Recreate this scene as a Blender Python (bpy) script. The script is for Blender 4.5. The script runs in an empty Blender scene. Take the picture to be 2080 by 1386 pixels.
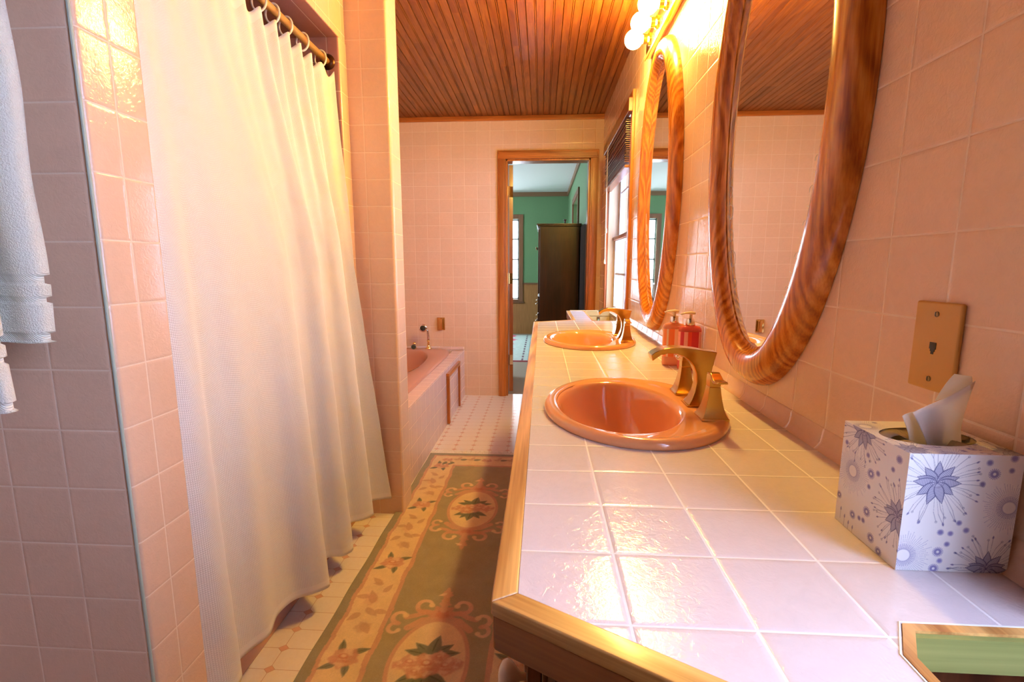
import bpy, bmesh, math, random
import numpy as np
from mathutils import Vector, Matrix
PI = math.pi
SC = bpy.context.scene
COL = SC.collection
random.seed(7); RNG = np.random.default_rng(7)

# ---------------------------------------------------------------- camera, world, light, exposure
U = 0.11                       # one wall tile
W = 0.4975                     # right wall plane (x)
CEIL = 2.39
cam_d = bpy.data.cameras.new('camera'); cam = bpy.data.objects.new('camera', cam_d); COL.objects.link(cam)
cam_d.sensor_fit = 'HORIZONTAL'; cam_d.sensor_width = 36.0
cam_d.lens = 981.9978 / 2080 * 36.0
cam_d.clip_start = 0.02
cam.location = (0, 0, 1.151)
cam.rotation_euler = (PI/2 - 0.1518, 0, 0.0617)
SC.camera = cam
SC.view_settings.view_transform = 'Standard'; SC.view_settings.look = 'None'
SC.view_settings.gamma = 1.0; SC.view_settings.use_curve_mapping = False
SC.view_settings.exposure = 0.55
SC.cycles.use_denoising = True
SC.cycles.sample_clamp_indirect = 8.0
SC.cycles.max_bounces = 10; SC.cycles.diffuse_bounces = 5; SC.cycles.glossy_bounces = 5; SC.cycles.transmission_bounces = 8

world = bpy.data.worlds.new('world'); SC.world = world; world.use_nodes = True
bg = world.node_tree.nodes['Background']; bg.inputs[0].default_value = (0.60, 0.76, 1.0, 1); bg.inputs[1].default_value = 2.2

def area(name, loc, rot, sx, sy, power, col, spread=PI):
    l = bpy.data.lights.new(name, 'AREA'); l.shape = 'RECTANGLE'; l.size = sx; l.size_y = sy; l.energy = power; l.color = col; l.spread = spread
    o = bpy.data.objects.new(name, l); COL.objects.link(o); o.location = loc; o.rotation_euler = rot
    return o
DAY = (0.52, 0.62, 1.0)
# daylight standing outside three windows and an unseen opening (light comes in through the openings)
area('daylight_near_window', (0.70, 0.06, 1.46), (0, PI/2, 0), 1.20, 0.60, 22, DAY)
area('daylight_far_window', (0.72, 3.33, 1.45), (0, PI/2, 0), 1.25, 0.9, 25, DAY)
area('daylight_bedroom_window', (-0.68, 8.60, 1.27), (-PI/2, 0, 0), 0.60, 1.45, 30, (.80, .90, 1.0))
area('daylight_bedroom_side_opening', (-2.55, 6.3, 1.4), (0, -PI/2, 0), 1.3, 1.6, 44, (.84, .92, 1.0))  # stands outside an opening in the unseen left bedroom wall

BULB_COL = (1.0, 0.67, 0.15); BULB_STR = 262.0

# ---------------------------------------------------------------- node helper
class NT:
    def __init__(s, name):
        s.m = bpy.data.materials.new(name); s.m.use_nodes = True
        s.t = s.m.node_tree; s.b = s.t.nodes['Principled BSDF']; s.out = s.t.nodes['Material Output']
    def n(s, typ, **kw):
        nd = s.t.nodes.new(typ)
        for k, v in kw.items(): setattr(nd, k, v)
        return nd
    def put(s, sock, v):
        if hasattr(v, 'is_output'): s.t.links.new(v, sock)
        elif isinstance(v, (tuple, list)) and len(v) == 3 and sock.type == 'RGBA': sock.default_value = (*v, 1)
        else: sock.default_value = v
    def mth(s, op, a, b=None, c=None, clamp=False):
        nd = s.n('ShaderNodeMath', operation=op, use_clamp=clamp); s.put(nd.inputs[0], a)
        if b is not None: s.put(nd.inputs[1], b)
        if c is not None: s.put(nd.inputs[2], c)
        return nd.outputs[0]
    def mix(s, f, a, b, mode='MIX'):
        nd = s.n('ShaderNodeMix', data_type='RGBA', blend_type=mode); s.put(nd.inputs[0], f); s.put(nd.inputs[6], a); s.put(nd.inputs[7], b)
        return nd.outputs[2]
    def pos(s):
        return s.n('ShaderNodeNewGeometry').outputs['Position']
    def obj(s):
        return s.n('ShaderNodeTexCoord').outputs['Object']
    def sep(s, v):
        nd = s.n('ShaderNodeSeparateXYZ'); s.put(nd.inputs[0], v); return nd.outputs
    def comb(s, x, y, z):
        nd = s.n('ShaderNodeCombineXYZ')
        for i, v in enumerate((x, y, z)): s.put(nd.inputs[i], v)
        return nd.outputs[0]
    def mapv(s, v, scale=(1,1,1), loc=(0,0,0), rot=(0,0,0)):
        nd = s.n('ShaderNodeMapping'); s.put(nd.inputs[0], v); nd.inputs[1].default_value = loc; nd.inputs[2].default_value = rot; nd.inputs[3].default_value = scale
        return nd.outputs[0]
    def noise(s, v, scale, detail=3, rough=.5, dist=0):
        nd = s.n('ShaderNodeTexNoise'); s.put(nd.inputs['Vector'], v); nd.inputs['Scale'].default_value = scale; nd.inputs['Detail'].default_value = detail
        nd.inputs['Roughness'].default_value = rough; nd.inputs['Distortion'].default_value = dist
        return nd.outputs[0]
    def ramp(s, f, stops):
        nd = s.n('ShaderNodeValToRGB'); s.put(nd.inputs[0], f); e = nd.color_ramp.elements
        while len(e) < len(stops): e.new(.5)
        for el, (p, c) in zip(e, stops): el.position = p; el.color = (*c, 1)
        return nd.outputs[0]
    def bump(s, h, strength=1, dist=0.001, normal=None):
        nd = s.n('ShaderNodeBump'); s.put(nd.inputs['Height'], h); nd.inputs['Strength'].default_value = strength; nd.inputs['Distance'].default_value = dist
        if normal is not None: s.put(nd.inputs['Normal'], normal)
        s.t.links.new(nd.outputs[0], s.b.inputs['Normal']); return nd.outputs[0]
    def set(s, **kw):
        for k, v in kw.items(): s.put(s.b.inputs[k.replace('_', ' ')], v)
        return s

def plain(name, col, rough=.5, metal=0., noise=0., **kw):
    m = NT(name); c = col
    if noise:
        f = m.noise(m.obj(), 40, 3); c = m.mix(f, tuple(x*(1-noise) for x in col), tuple(min(1, x*(1+noise)) for x in col))
    m.set(Base_Color=c, Roughness=rough, Metallic=metal)
    for k, v in kw.items(): m.put(m.b.inputs[k.replace('_', ' ')], v)
    return m.m

GROUT = (0.84, 0.66, 0.52)
def tile(name, ua, u0, va, v0, base=(.79, .54, .385), p=U, grout=GROUT, rough=.12, ripple=1.0, gw=.0013, diag=None):
    """square glazed wall tile, p metres, laid from u0 / v0 (metres) on world axes ua / va"""
    m = NT(name); P = m.sep(m.pos())
    cu = m.mth('DIVIDE', m.mth('SUBTRACT', P['XYZ'.index(ua)], u0), p)
    cv = m.mth('DIVIDE', m.mth('SUBTRACT', P['XYZ'.index(va)], v0), p)
    fu, fv = m.mth('FRACT', cu), m.mth('FRACT', cv)
    du = m.mth('MINIMUM', fu, m.mth('SUBTRACT', 1.0, fu)); dv = m.mth('MINIMUM', fv, m.mth('SUBTRACT', 1.0, fv))
    d = m.mth('MULTIPLY', m.mth('MINIMUM', du, dv), p)
    mask = m.mth('SUBTRACT', 1.0, m.mth('MULTIPLY', m.mth('SUBTRACT', d, gw*.7), 1/(gw*.6), clamp=True), clamp=True)
    wn = m.n('ShaderNodeTexWhiteNoise', noise_dimensions='3D')
    m.put(wn.inputs[0], m.comb(m.mth('FLOOR', cu), m.mth('FLOOR', cv), 0.0))
    var = m.mth('MULTIPLY_ADD', wn.outputs[0], .045, .978)
    mott = m.noise(m.pos(), 38, 4, .65, 1.2)
    body = m.mix(m.mth('MULTIPLY_ADD', mott, 1.6, -.35, clamp=True), tuple(c*.95 for c in base), tuple(min(1, c*1.04) for c in base))
    body = m.mix(1.0, body, m.comb(var, var, var), 'MULTIPLY')
    col = m.mix(mask, body, grout)
    edge = m.mth('POWER', m.mth('MULTIPLY', m.mth('SUBTRACT', d, gw), 1/.0045, clamp=True), .5)
    rip = m.mth('ADD', m.mth('MULTIPLY', m.noise(m.pos(), 95, 3, .55, 1.8), .52*ripple), m.mth('MULTIPLY', m.noise(m.pos(), 12, 1), .5*ripple))
    m.bump(m.mth('ADD', m.mth('MULTIPLY', edge, .75), rip), 1.0, .0009)
    m.set(Base_Color=col, Roughness=m.mth('MULTIPLY_ADD', mask, .6, rough))
    m.b.inputs['Specular IOR Level'].default_value = .55
    return m.m

def wood(name, axis, dark, light, rough=.32, scale=1.0, ring=1.0, coat=.25, rot=(0,0,0)):
    """oak-like grain running along the object's `axis`"""
    m = NT(name); s = [26., 26., 26.]; s['XYZ'.index(axis)] = 2.2
    v = m.mapv(m.obj(), tuple(x*scale for x in s), (0, 0, 0), rot)
    n1 = m.noise(v, 1.0*ring, 3, .55, .8)
    wv = m.n('ShaderNodeTexWave', wave_type='RINGS', rings_direction='SPHERICAL'); m.put(wv.inputs[0], m.mapv(m.obj(), tuple(x*scale*.22 for x in s), (3.1, 1.7, .6)))
    wv.inputs['Scale'].default_value = 1.6; wv.inputs['Distortion'].default_value = 5; wv.inputs['Detail'].default_value = 2
    s2 = [240., 240., 240.]; s2['XYZ'.index(axis)] = 7.
    fine = m.noise(m.mapv(m.obj(), tuple(x*scale for x in s2)), 1.0, 2)
    f = m.mth('ADD', m.mth('MULTIPLY', n1, .45), m.mth('ADD', m.mth('MULTIPLY', wv.outputs['Fac'], .22), m.mth('MULTIPLY', fine, .38)))
    c = m.ramp(f, [(.30, dark), (.52, tuple((a+b)/2 for a, b in zip(dark, light))), (.72, light)])
    m.set(Base_Color=c, Roughness=rough); m.b.inputs['Coat Weight'].default_value = coat; m.b.inputs['Coat Roughness'].default_value = .15
    m.bump(f, .25, .0006)
    return m.m

# ---------------------------------------------------------------- mesh helpers
def link(name, bm, mat, parent=None, smooth=False, kind=None, bevel=0, seg=2, loc=None, autosmooth=None):
    me = bpy.data.meshes.new(name); bm.normal_update(); bm.to_mesh(me); bm.free()
    o = bpy.data.objects.new(name, me); COL.objects.link(o)
    if mat is not None:
        for mm in (mat if isinstance(mat, (list, tuple)) else [mat]): me.materials.append(mm)
    if smooth:
        me.polygons.foreach_set('use_smooth', [True]*len(me.polygons))
    if bevel:
        b = o.modifiers.new('bevel', 'BEVEL'); b.width = bevel; b.segments = seg; b.limit_method = 'ANGLE'; b.angle_limit = math.radians(40)
        me.polygons.foreach_set('use_smooth', [True]*len(me.polygons))
        w = o.modifiers.new('wn', 'WEIGHTED_NORMAL'); w.keep_sharp = True
    if autosmooth and not bevel:
        bm2 = bmesh.new(); bm2.from_mesh(me)
        for e in bm2.edges:
            if len(e.link_faces) == 2 and e.calc_face_angle(0) > math.radians(autosmooth): e.smooth = False
        bm2.to_mesh(me); bm2.free(); me.polygons.foreach_set('use_smooth', [True]*len(me.polygons))
    if parent is not None: o.parent = parent
    if kind: o['kind'] = kind
    if loc: o.location = loc
    return o

def box(bm, x0, x1, y0, y1, z0, z1):
    if x0 > x1: x0, x1 = x1, x0
    if y0 > y1: y0, y1 = y1, y0
    if z0 > z1: z0, z1 = z1, z0
    v = [bm.verts.new(p) for p in [(x0,y0,z0),(x1,y0,z0),(x1,y1,z0),(x0,y1,z0),(x0,y0,z1),(x1,y0,z1),(x1,y1,z1),(x0,y1,z1)]]
    for f in [(0,3,2,1),(4,5,6,7),(0,1,5,4),(1,2,6,5),(2,3,7,6),(3,0,4,7)]: bm.faces.new([v[i] for i in f])
    return bm
def B(*a):
    bm = bmesh.new(); box(bm, *a); return bm
def boxes(*L):
    bm = bmesh.new()
    for a in L: box(bm, *a)
    return bm

def tube(bm, pts, r, seg=10, closed=False, caps=True, squash=1.0):
    pts = [Vector(p) for p in pts]; n = len(pts); rs = r if isinstance(r, (list, tuple)) else [r]*n
    rings = []; up = None
    for i, p in enumerate(pts):
        a = pts[(i-1) % n] if (closed or i > 0) else p
        b = pts[(i+1) % n] if (closed or i < n-1) else p
        t = (b-a).normalized()
        if up is None:
            up = Vector((0,0,1)) if abs(t.z) < .9 else Vector((1,0,0))
        s = t.cross(up).normalized(); up = s.cross(t).normalized()
        rings.append([bm.verts.new(p + (s*math.cos(2*PI*k/seg) + up*math.sin(2*PI*k/seg)*squash)*rs[i]) for k in range(seg)])
    m = n if closed else n-1
    for i in range(m):
        A, C = rings[i], rings[(i+1) % n]
        for k in range(seg): bm.faces.new((A[k], A[(k+1)%seg], C[(k+1)%seg], C[k]))
    if caps and not closed:
        bm.faces.new(rings[0][::-1]); bm.faces.new(rings[-1])
    return bm
def T(pts, r, **k):
    bm = bmesh.new(); tube(bm, pts, r, **k); bmesh.ops.recalc_face_normals(bm, faces=bm.faces); return bm

def lathe(bm, prof, c=(0,0,0), axis='Z', seg=32, sx=1, sy=1, close=True):
    """prof: list of (r, h). revolve about axis through c"""
    rings = []
    for r, h in prof:
        ring = []
        for k in range(seg):
            a = 2*PI*k/seg; u, v = r*math.cos(a)*sx, r*math.sin(a)*sy
            p = {'Z': (u, v, h), 'X': (h, u, v), 'Y': (u, h, v)}[axis]
            ring.append(bm.verts.new((c[0]+p[0], c[1]+p[1], c[2]+p[2])))
        rings.append(ring)
    for A, C in zip(rings, rings[1:]):
        for k in range(seg): bm.faces.new((A[k], A[(k+1)%seg], C[(k+1)%seg], C[k]))
    if close:
        bm.faces.new(rings[0]); bm.faces.new(rings[-1])
    bmesh.ops.recalc_face_normals(bm, faces=bm.faces)
    return bm
def L(prof, **k):
    bm = bmesh.new(); lathe(bm, prof, **k); return bm

def rings_mesh(rings, close0=True, close1=True):
    bm = bmesh.new(); R = [[bm.verts.new(p) for p in r] for r in rings]; n = len(R[0])
    for A, C in zip(R, R[1:]):
        for k in range(n): bm.faces.new((A[k], A[(k+1)%n], C[(k+1)%n], C[k]))
    if close0: bm.faces.new(R[0][::-1])
    if close1: bm.faces.new(R[-1])
    bmesh.ops.recalc_face_normals(bm, faces=bm.faces)
    return bm

def prism(bm, poly, z0, z1, holes=()):
    """poly (list of xy) with holes, extruded between z0 and z1"""
    loops = [list(poly)] + [list(h) for h in holes]
    edges = []; tops = []
    for lp in loops:
        vs = [bm.verts.new((x, y, z1)) for x, y in lp]; tops.append(vs)
        for i in range(len(vs)): edges.append(bm.edges.new((vs[i], vs[(i+1) % len(vs)])))
    res = bmesh.ops.triangle_fill(bm, use_beauty=True, edges=edges, normal=(0,0,1))
    faces = [g for g in res['geom'] if isinstance(g, bmesh.types.BMFace)]
    ext = bmesh.ops.extrude_face_region(bm, geom=faces)
    vs = [g for g in ext['geom'] if isinstance(g, bmesh.types.BMVert)]
    for v in vs: v.co.z = z0
    bmesh.ops.recalc_face_normals(bm, faces=bm.faces)
    return bm
def PR(*a, **k):
    bm = bmesh.new(); prism(bm, *a, **k); return bm

def empty(name, loc, label=None, cat=None, group=None, kind=None, rotz=0):
    o = bpy.data.objects.new(name, None); COL.objects.link(o); o.location = loc; o.rotation_euler = (0, 0, rotz); o.empty_display_size = .05
    tag(o, label, cat, group, kind); return o
def tag(o, label=None, cat=None, group=None, kind=None):
    if label: o['label'] = label
    if cat: o['category'] = cat
    if group: o['group'] = group
    if kind: o['kind'] = kind
    return o
def rel(o, parent):
    """parent keeping the world placement (parents here are only translated / turned empties)"""
    M = Matrix.Translation(parent.location) @ parent.rotation_euler.to_matrix().to_4x4()
    o.parent = parent; o.matrix_parent_inverse = M.inverted(); return o
def part(name, bm, mat, parent, label=None, **k):
    o = link(name, bm, mat, None, **k)
    if parent.type == 'EMPTY': rel(o, parent)
    else:
        o.parent = parent; top = parent
        chain = []
        while top is not None: chain.append(top); top = top.parent
        M = Matrix.Identity(4)
        for q in reversed(chain): M = M @ q.matrix_parent_inverse @ q.matrix_basis
        o.matrix_parent_inverse = M.inverted()
    if label: o['label'] = label
    return o

def smoothcurve(P, n):
    """Catmull-Rom through control rows P (k, d) sampled at n points"""
    P = np.asarray(P, float); k = len(P); out = []
    for t in np.linspace(0, k-1, n):
        i = min(int(t), k-2); f = t-i
        p0, p1, p2, p3 = P[max(i-1, 0)], P[i], P[i+1], P[min(i+2, k-1)]
        out.append(.5*((2*p1)+(-p0+p2)*f+(2*p0-5*p1+4*p2-p3)*f*f+(-p0+3*p1-3*p2+p3)*f**3))
    return np.array(out)

# ---------------------------------------------------------------- materials
M_right = tile('tile_right_wall', 'Y', 5.7029*U, 'Z', (.3862+10.464)*U)
M_back = tile('tile_back_wall', 'X', -10.044*U, 'Z', (10.230+10.464)*U, gw=.0011)
M_A = tile('tile_towel_wall', 'X', -7.788*U, 'Z', (-3.618+10.464)*U)
M_Bf = tile('tile_partition_end', 'Y', 7.645*U, 'Z', (-3.586+10.464)*U)
M_col = tile('tile_column', 'X', -6.831*U, 'Z', (5.343+10.464)*U)
M_top = tile('tile_counter', 'X', .7476*U, 'Y', 3.5881*U, base=(.76, .69, .69), grout=(.90, .86, .84), ripple=.8)
M_apron = tile('tile_tub_apron_daylit', 'Y', .02, 'Z', .42-.006, base=(.78, .60, .58))  # lavender cast of the far window's daylight put into the tile colour
M_deck = tile('tile_tub_deck', 'Y', .02, 'X', -.69, base=(.78, .56, .50))
M_head = tile('tile_bulkhead', 'Y', 7.645*U, 'Z', (-3.586+10.464)*U)
M_stall = tile('tile_stall_shaded', 'X', -6.831*U, 'Z', (5.343+10.464)*U, base=(.58, .30, .24))  # wall tile with the shade of the stall and soffit put into its colour
M_grout = plain('white_grout', (.84, .80, .76), .7)
M_caulk = plain('grey_green_caulk', (.42, .50, .42), .6)
OAKD, OAKL = (.30, .085, .016), (.70, .27, .06)
M_oakZ = wood('oak_upright', 'Z', (.26, .065, .012), (.62, .20, .04))
M_oakX = wood('oak_across', 'X', (.26, .065, .012), (.62, .20, .04))
M_oakY = wood('oak_lengthwise', 'Y', (.26, .065, .012), (.62, .20, .04))
M_edgeY = wood('light_oak_edge_lengthwise', 'Y', (.38, .15, .028), (.88, .50, .16), rough=.38)
M_edgeX = wood('light_oak_edge_across', 'X', (.38, .15, .028), (.88, .50, .16), rough=.38)
M_skirt = wood('brown_oak_skirt', 'X', (.22, .065, .014), (.42, .14, .03), rough=.45)
M_cab = wood('dark_stained_cabinet', 'Z', (.045, .012, .005), (.17, .05, .018), rough=.4)
M_tan = wood('tan_plywood', 'X', (.42, .30, .12), (.70, .55, .26), rough=.6, coat=0)
M_green = wood('green_lit_bay_board', 'X', (.26, .28, .07), (.42, .42, .13), rough=.6, coat=0)  # greenish window light on the wood put into its colour
M_gold = NT('brushed_gold'); M_gold.set(Base_Color=(.60, .36, .10), Metallic=1.0, Roughness=.22); M_gold.bump(M_gold.noise(M_gold.mapv(M_gold.obj(), (900, 40, 900)), 1.0, 1), .08, .0003); M_gold = M_gold.m
M_brass = plain('polished_brass', (.86, .60, .22), .14, 1.0)
M_chrome = plain('chrome', (.82, .80, .76), .12, 1.0)
M_sink = plain('peach_porcelain', (.86, .40, .185), .10, 0, Specular_IOR_Level=.6, Coat_Weight=.5, Coat_Roughness=.05)
M_tub = plain('rose_porcelain', (.56, .27, .20), .14, 0, Specular_IOR_Level=.6)
M_dark = plain('near_black', (.02, .018, .016), .5)
M_mirror = plain('mirror_glass', (.93, .94, .92), .015, 1.0)
M_glassy = plain('window_glass', (1, 1, 1), .0, 0, Transmission_Weight=1.0, IOR=1.01)

# tile unit helpers
def TZ(j): return (j+10.464)*U

# ================================================================= SETTING
# ---- floor: white sheet floor, long octagons with small peach diamonds
def floor_mat():
    m = NT('octagon_floor'); P = m.sep(m.pos()); px, py = .1135, .0785
    cu = m.mth('DIVIDE', m.mth('SUBTRACT', P[0], -.777), px); cv = m.mth('DIVIDE', m.mth('SUBTRACT', P[1], 1.272), py)
    # every second column of dots is shifted by half a row
    col_i = m.mth('FLOOR', m.mth('ADD', cu, .5))
    fu = m.mth('ABSOLUTE', m.mth('SUBTRACT', cu, col_i)); rv = m.mth('FLOOR', m.mth('ADD', cv, .5)); fv = m.mth('ABSOLUTE', m.mth('SUBTRACT', cv, rv))
    du = m.mth('MULTIPLY', fu, px); dv = m.mth('MULTIPLY', fv, py)
    dd = m.mth('ADD', m.mth('MULTIPLY', du, .82), dv)
    dot = m.mth('LESS_THAN', dd, .0125); ring = m.mth('LESS_THAN', dd, .0145)
    line_h = m.mth('MULTIPLY', m.mth('LESS_THAN', dv, .0009), m.mth('GREATER_THAN', dd, .0145))
    line_v = m.mth('MULTIPLY', m.mth('LESS_THAN', du, .0009), m.mth('GREATER_THAN', dd, .0145))
    line = m.mth('MAXIMUM', m.mth('MAXIMUM', line_h, line_v), m.mth('SUBTRACT', ring, dot), clamp=True)
    mott = m.noise(m.pos(), 60, 4, .7, 1)
    body = m.mix(mott, (.80, .69, .60), (.90, .83, .76))
    c = m.mix(dot, body, m.mix(mott, (.66, .36, .26), (.80, .50, .38)))
    c = m.mix(line, c, (.60, .38, .28))
    m.set(Base_Color=c, Roughness=.28); m.bump(m.mth('SUBTRACT', 1.0, line), .5, .0008)
    return m.m
M_floor = floor_mat()
link('floor', B(-2.3, 1.2, -1.7, 4.30, -.05, 0), M_floor, kind='structure')
M_carpet = NT('taupe_carpet'); M_carpet.set(Base_Color=M_carpet.mix(M_carpet.noise(M_carpet.pos(), 260, 3, .8), (.28, .23, .18), (.46, .39, .31)), Roughness=.95); M_carpet.bump(M_carpet.noise(M_carpet.pos(), 400, 2), .8, .004); M_carpet = M_carpet.m
link('floor_bedroom', B(-2.6, 1.2, 4.30, 8.6, -.05, 0), M_carpet, kind='structure')

# ---- ceiling: beadboard running down the room, real grooves
def beadboard(x0, x1, pitch, depth):
    prof = [(x0, 0)]; x = x0
    while x < x1:
        for (a, d) in ((.0, depth), (.003, 0), (pitch*.5-.0065, 0), (pitch*.5-.004, depth*.75), (pitch*.5-.0018, 0.0002), (pitch*.5+.0018, 0.0002), (pitch*.5+.004, depth*.75), (pitch*.5+.0065, 0), (pitch-.003, 0)):
            prof.append((x+a, d))
        x += pitch
    prof.append((x, depth)); return prof
prof = beadboard(-2.3, 1.1, .092, .006)
bm = bmesh.new(); a = [bm.verts.new((x, -1.7, CEIL+d)) for x, d in prof]; b = [bm.verts.new((x, 4.3, CEIL+d)) for x, d in prof]
for i in range(len(prof)-1): bm.faces.new((a[i], b[i], b[i+1], a[i+1]))
box(bm, -2.3, 1.2, -1.7, 4.3, CEIL+.02, CEIL+.06)
def ceil_mat():
    m = NT('stained_beadboard'); P = m.sep(m.pos())
    idx = m.mth('FLOOR', m.mth('DIVIDE', m.mth('SUBTRACT', P[0], -2.3), .092))
    wn = m.n('ShaderNodeTexWhiteNoise', noise_dimensions='1D'); m.put(wn.inputs['W'], idx)
    seg = m.mth('FLOOR', m.mth('ADD', m.mth('DIVIDE', P[1], 1.3), m.mth('MULTIPLY', wn.outputs[0], 7)))
    wn2 = m.n('ShaderNodeTexWhiteNoise', noise_dimensions='2D'); m.put(wn2.inputs[0], m.comb(idx, seg, 0.))
    off = m.comb(0., m.mth('MULTIPLY', wn2.outputs[0], 30.), m.mth('MULTIPLY', wn2.outputs[0], 9.))
    va = m.n('ShaderNodeVectorMath', operation='ADD'); m.put(va.inputs[0], m.pos()); m.put(va.inputs[1], off)
    g = m.noise(m.mapv(va.outputs[0], (34, 3.2, 34)), 1, 4, .6, 1.6); f = m.noise(m.mapv(va.outputs[0], (260, 8, 260)), 1, 2)
    k = m.mth('ADD', m.mth('MULTIPLY', g, .62), m.mth('MULTIPLY', f, .30)); k = m.mth('ADD', k, m.mth('MULTIPLY_ADD', wn2.outputs[0], .14, -.05))
    c = m.ramp(k, [(.30, (.12, .022, .003)), (.5, (.25, .066, .010)), (.72, (.42, .14, .024))])
    m.set(Base_Color=c, Roughness=.36); m.bump(k, .2, .0006)
    return m.m
M_ceil = ceil_mat()
link('ceiling', bm, M_ceil, kind='structure')
# ---- walls
link('wall_right', boxes((W, .62, .39, 2.87, 0, CEIL), (W, .62, -.25, .39, 0, .80), (W, .62, -.25, .39, 2.06, CEIL), (W, .62, -1.7, -.25, 0, CEIL),
     (W, .62, 2.87, 3.80, 0, .80), (W, .62, 2.87, 3.80, 2.06, CEIL), (W, .62, 3.80, 4.30, 0, CEIL)), M_right, kind='structure')
YB = 38.5143*U
DX0, DX1, DZ = -.315, .395, 2.048     # rough door opening
link('wall_back', boxes((-2.3, DX0, YB, YB+.12, 0, CEIL), (DX1, .75, YB, YB+.12, 0, CEIL), (DX0, DX1, YB, YB+.12, DZ, CEIL)), M_back, kind='structure')
link('wall_left', B(-2.3, -1.80, -1.7, YB, 0, CEIL), tile('tile_left_wall', 'Y', .03, 'Z', .0), kind='structure')
link('wall_rear', B(-2.3, .62, -1.82, -1.7, 0, CEIL), plain('dark_rear_wall', (.16, .10, .06), .7), kind='structure')  # unseen wall, its colour darkened so that less light bounces back
# towel wall / near shower partition with rounded tile corner
def slabX(x0, x1, y0, y1, z0, z1, r, corners, mats):
    """wall stub ending at x1 with rounded vertical corners"""
    pts = [(x0, y0)]
    if 'n' in corners:
        for k in range(7): t = k/6*PI/2; pts.append((x1-r+r*math.sin(t), y0+r-r*math.cos(t)))
    else: pts.append((x1, y0))
    if 'f' in corners:
        for k in range(7): t = k/6*PI/2; pts.append((x1-r+r*math.cos(t), y1-r+r*math.sin(t)))
    else: pts.append((x1, y1))
    pts.append((x0, y1))
    bm = PR(pts, z0, z1)
    for f in bm.faces:
        n = f.normal
        f.material_index = 1 if abs(n.x) > abs(n.y) and abs(n.z) < .5 else 0
    return bm
YA, XB = 7.073*U, -6.688*U
link('wall_partition_near', slabX(-1.80, XB, YA, .912, 0, CEIL, .009, 'nf', 0), [M_A, M_Bf], kind='structure', autosmooth=35)
link('trim_corner_caulk', T([(XB-.004, YA-.0005, 0), (XB-.004, YA-.0005, CEIL)], .0028, seg=8), M_caulk, kind='structure')
YK = 19.03*U
link('wall_partition_far', slabX(-1.80, -.638, YK, YK+.13, 0, CEIL, .014, 'n', 0), [M_col, M_apron], kind='structure', autosmooth=35)
# thicker end wall of the shower stall, its bullnose step and the tiled bulkhead above the curtain
link('wall_shower_end', slabX(-1.80, -.812, 2.022, YK-.0005, 0, 2.05, .010, 'n', 0), [M_stall, tile('tile_step', 'Y', .01, 'Z', TZ(5.343))], kind='structure', autosmooth=35)
link('wall_shower_bulkhead', slabX(-1.80, -.812, .9125, YK-.0005, 2.05, CEIL, .012, '', 0), [M_stall, M_head], kind='structure', bevel=.006)
link('trim_shower_curb', B(-.96, -.837, .9125, 2.0215, 0, .115), plain('rose_curb_tile', (.58, .30, .22), .2), kind='structure', bevel=.008)
# crown strip on the back wall
link('trim_crown', B(-1.8, W, YB-.016, YB, 2.352, CEIL), M_oakX, kind='structure', bevel=.003)
# cove strip where the counter meets the wall
bm = bmesh.new()
cv = [(W-.0005, .8345), (W-.016, .8345), (W-.012, .8385), (W-.006, .847), (W-.0035, .868), (W-.0005, .871)]
r0 = [bm.verts.new((x, .413, z)) for x, z in cv]; r1 = [bm.verts.new((x, 2.83, z)) for x, z in cv]
for i in range(len(cv)): bm.faces.new((r0[i], r0[(i+1)%len(cv)], r1[(i+1)%len(cv)], r1[i]))
bm.faces.new(r0[::-1]); bm.faces.new(r1); bmesh.ops.recalc_face_normals(bm, faces=bm.faces)
link('trim_backsplash_cove', bm, tile('tile_cove', 'Y', 5.7029*U, 'Z', .50), kind='structure', autosmooth=50)

# ---- door in the back wall
door = empty('door_1', ((DX0+DX1)/2, YB, 0), kind='structure')
cw = .066
def casing_leg(x0, x1):
    bm = B(x0, x1, YB-.018, YB, 0, DZ+.0)
    s = .012; box(bm, x0+s, x1-s, YB-.023, YB-.018, 0, DZ+.0); return bm
part('door_casing', casing_leg(DX0-cw, DX0), M_oakZ, door, bevel=.003)
part('door_casing', casing_leg(DX1, DX1+cw), M_oakZ, door, bevel=.003)
part('door_casing', boxes((DX0-cw, DX1+cw, YB-.018, YB, DZ, DZ+cw), (DX0-cw+.012, DX1+cw-.012, YB-.023, YB-.018, DZ+.012, DZ+cw-.012)), M_oakX, door, bevel=.003)
part('door_jamb', boxes((DX0, DX0+.016, YB, YB+.12, 0, DZ), (DX1-.016, DX1, YB, YB+.12, 0, DZ), (DX0, DX1, YB, YB+.12, DZ-.016, DZ)), M_oakZ, door, bevel=.002)
bm = B(0, .036, 0, .70, .012, DZ-.022); bmesh.ops.rotate(bm, verts=bm.verts, cent=(.036, 0, 0), matrix=Matrix.Rotation(math.radians(9), 3, 'Z')); bmesh.ops.translate(bm, verts=bm.verts, vec=(DX0+.019, YB+.1255, 0))
lf = part('door_leaf', bm, wood('door_oak', 'Z', (.20, .05, .012), (.44, .13, .035)), door, bevel=.002)
for hz in (1.80, 1.05, .31):
    bm = B(DX0+.0165, DX0+.054, YB+.1175, YB+.1200, hz-.045, hz+.045); tube(bm, [(DX0+.022, YB+.115, hz-.047), (DX0+.022, YB+.115, hz+.047)], .0055)
    for sz in (-.03, 0, .03): tube(bm, [(DX0+.040, YB+.116, hz+sz), (DX0+.040, YB+.1178, hz+sz)], .004, seg=8)
    part('door_hinge', bm, M_brass if hz > .5 else M_chrome, door, smooth=False)

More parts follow.
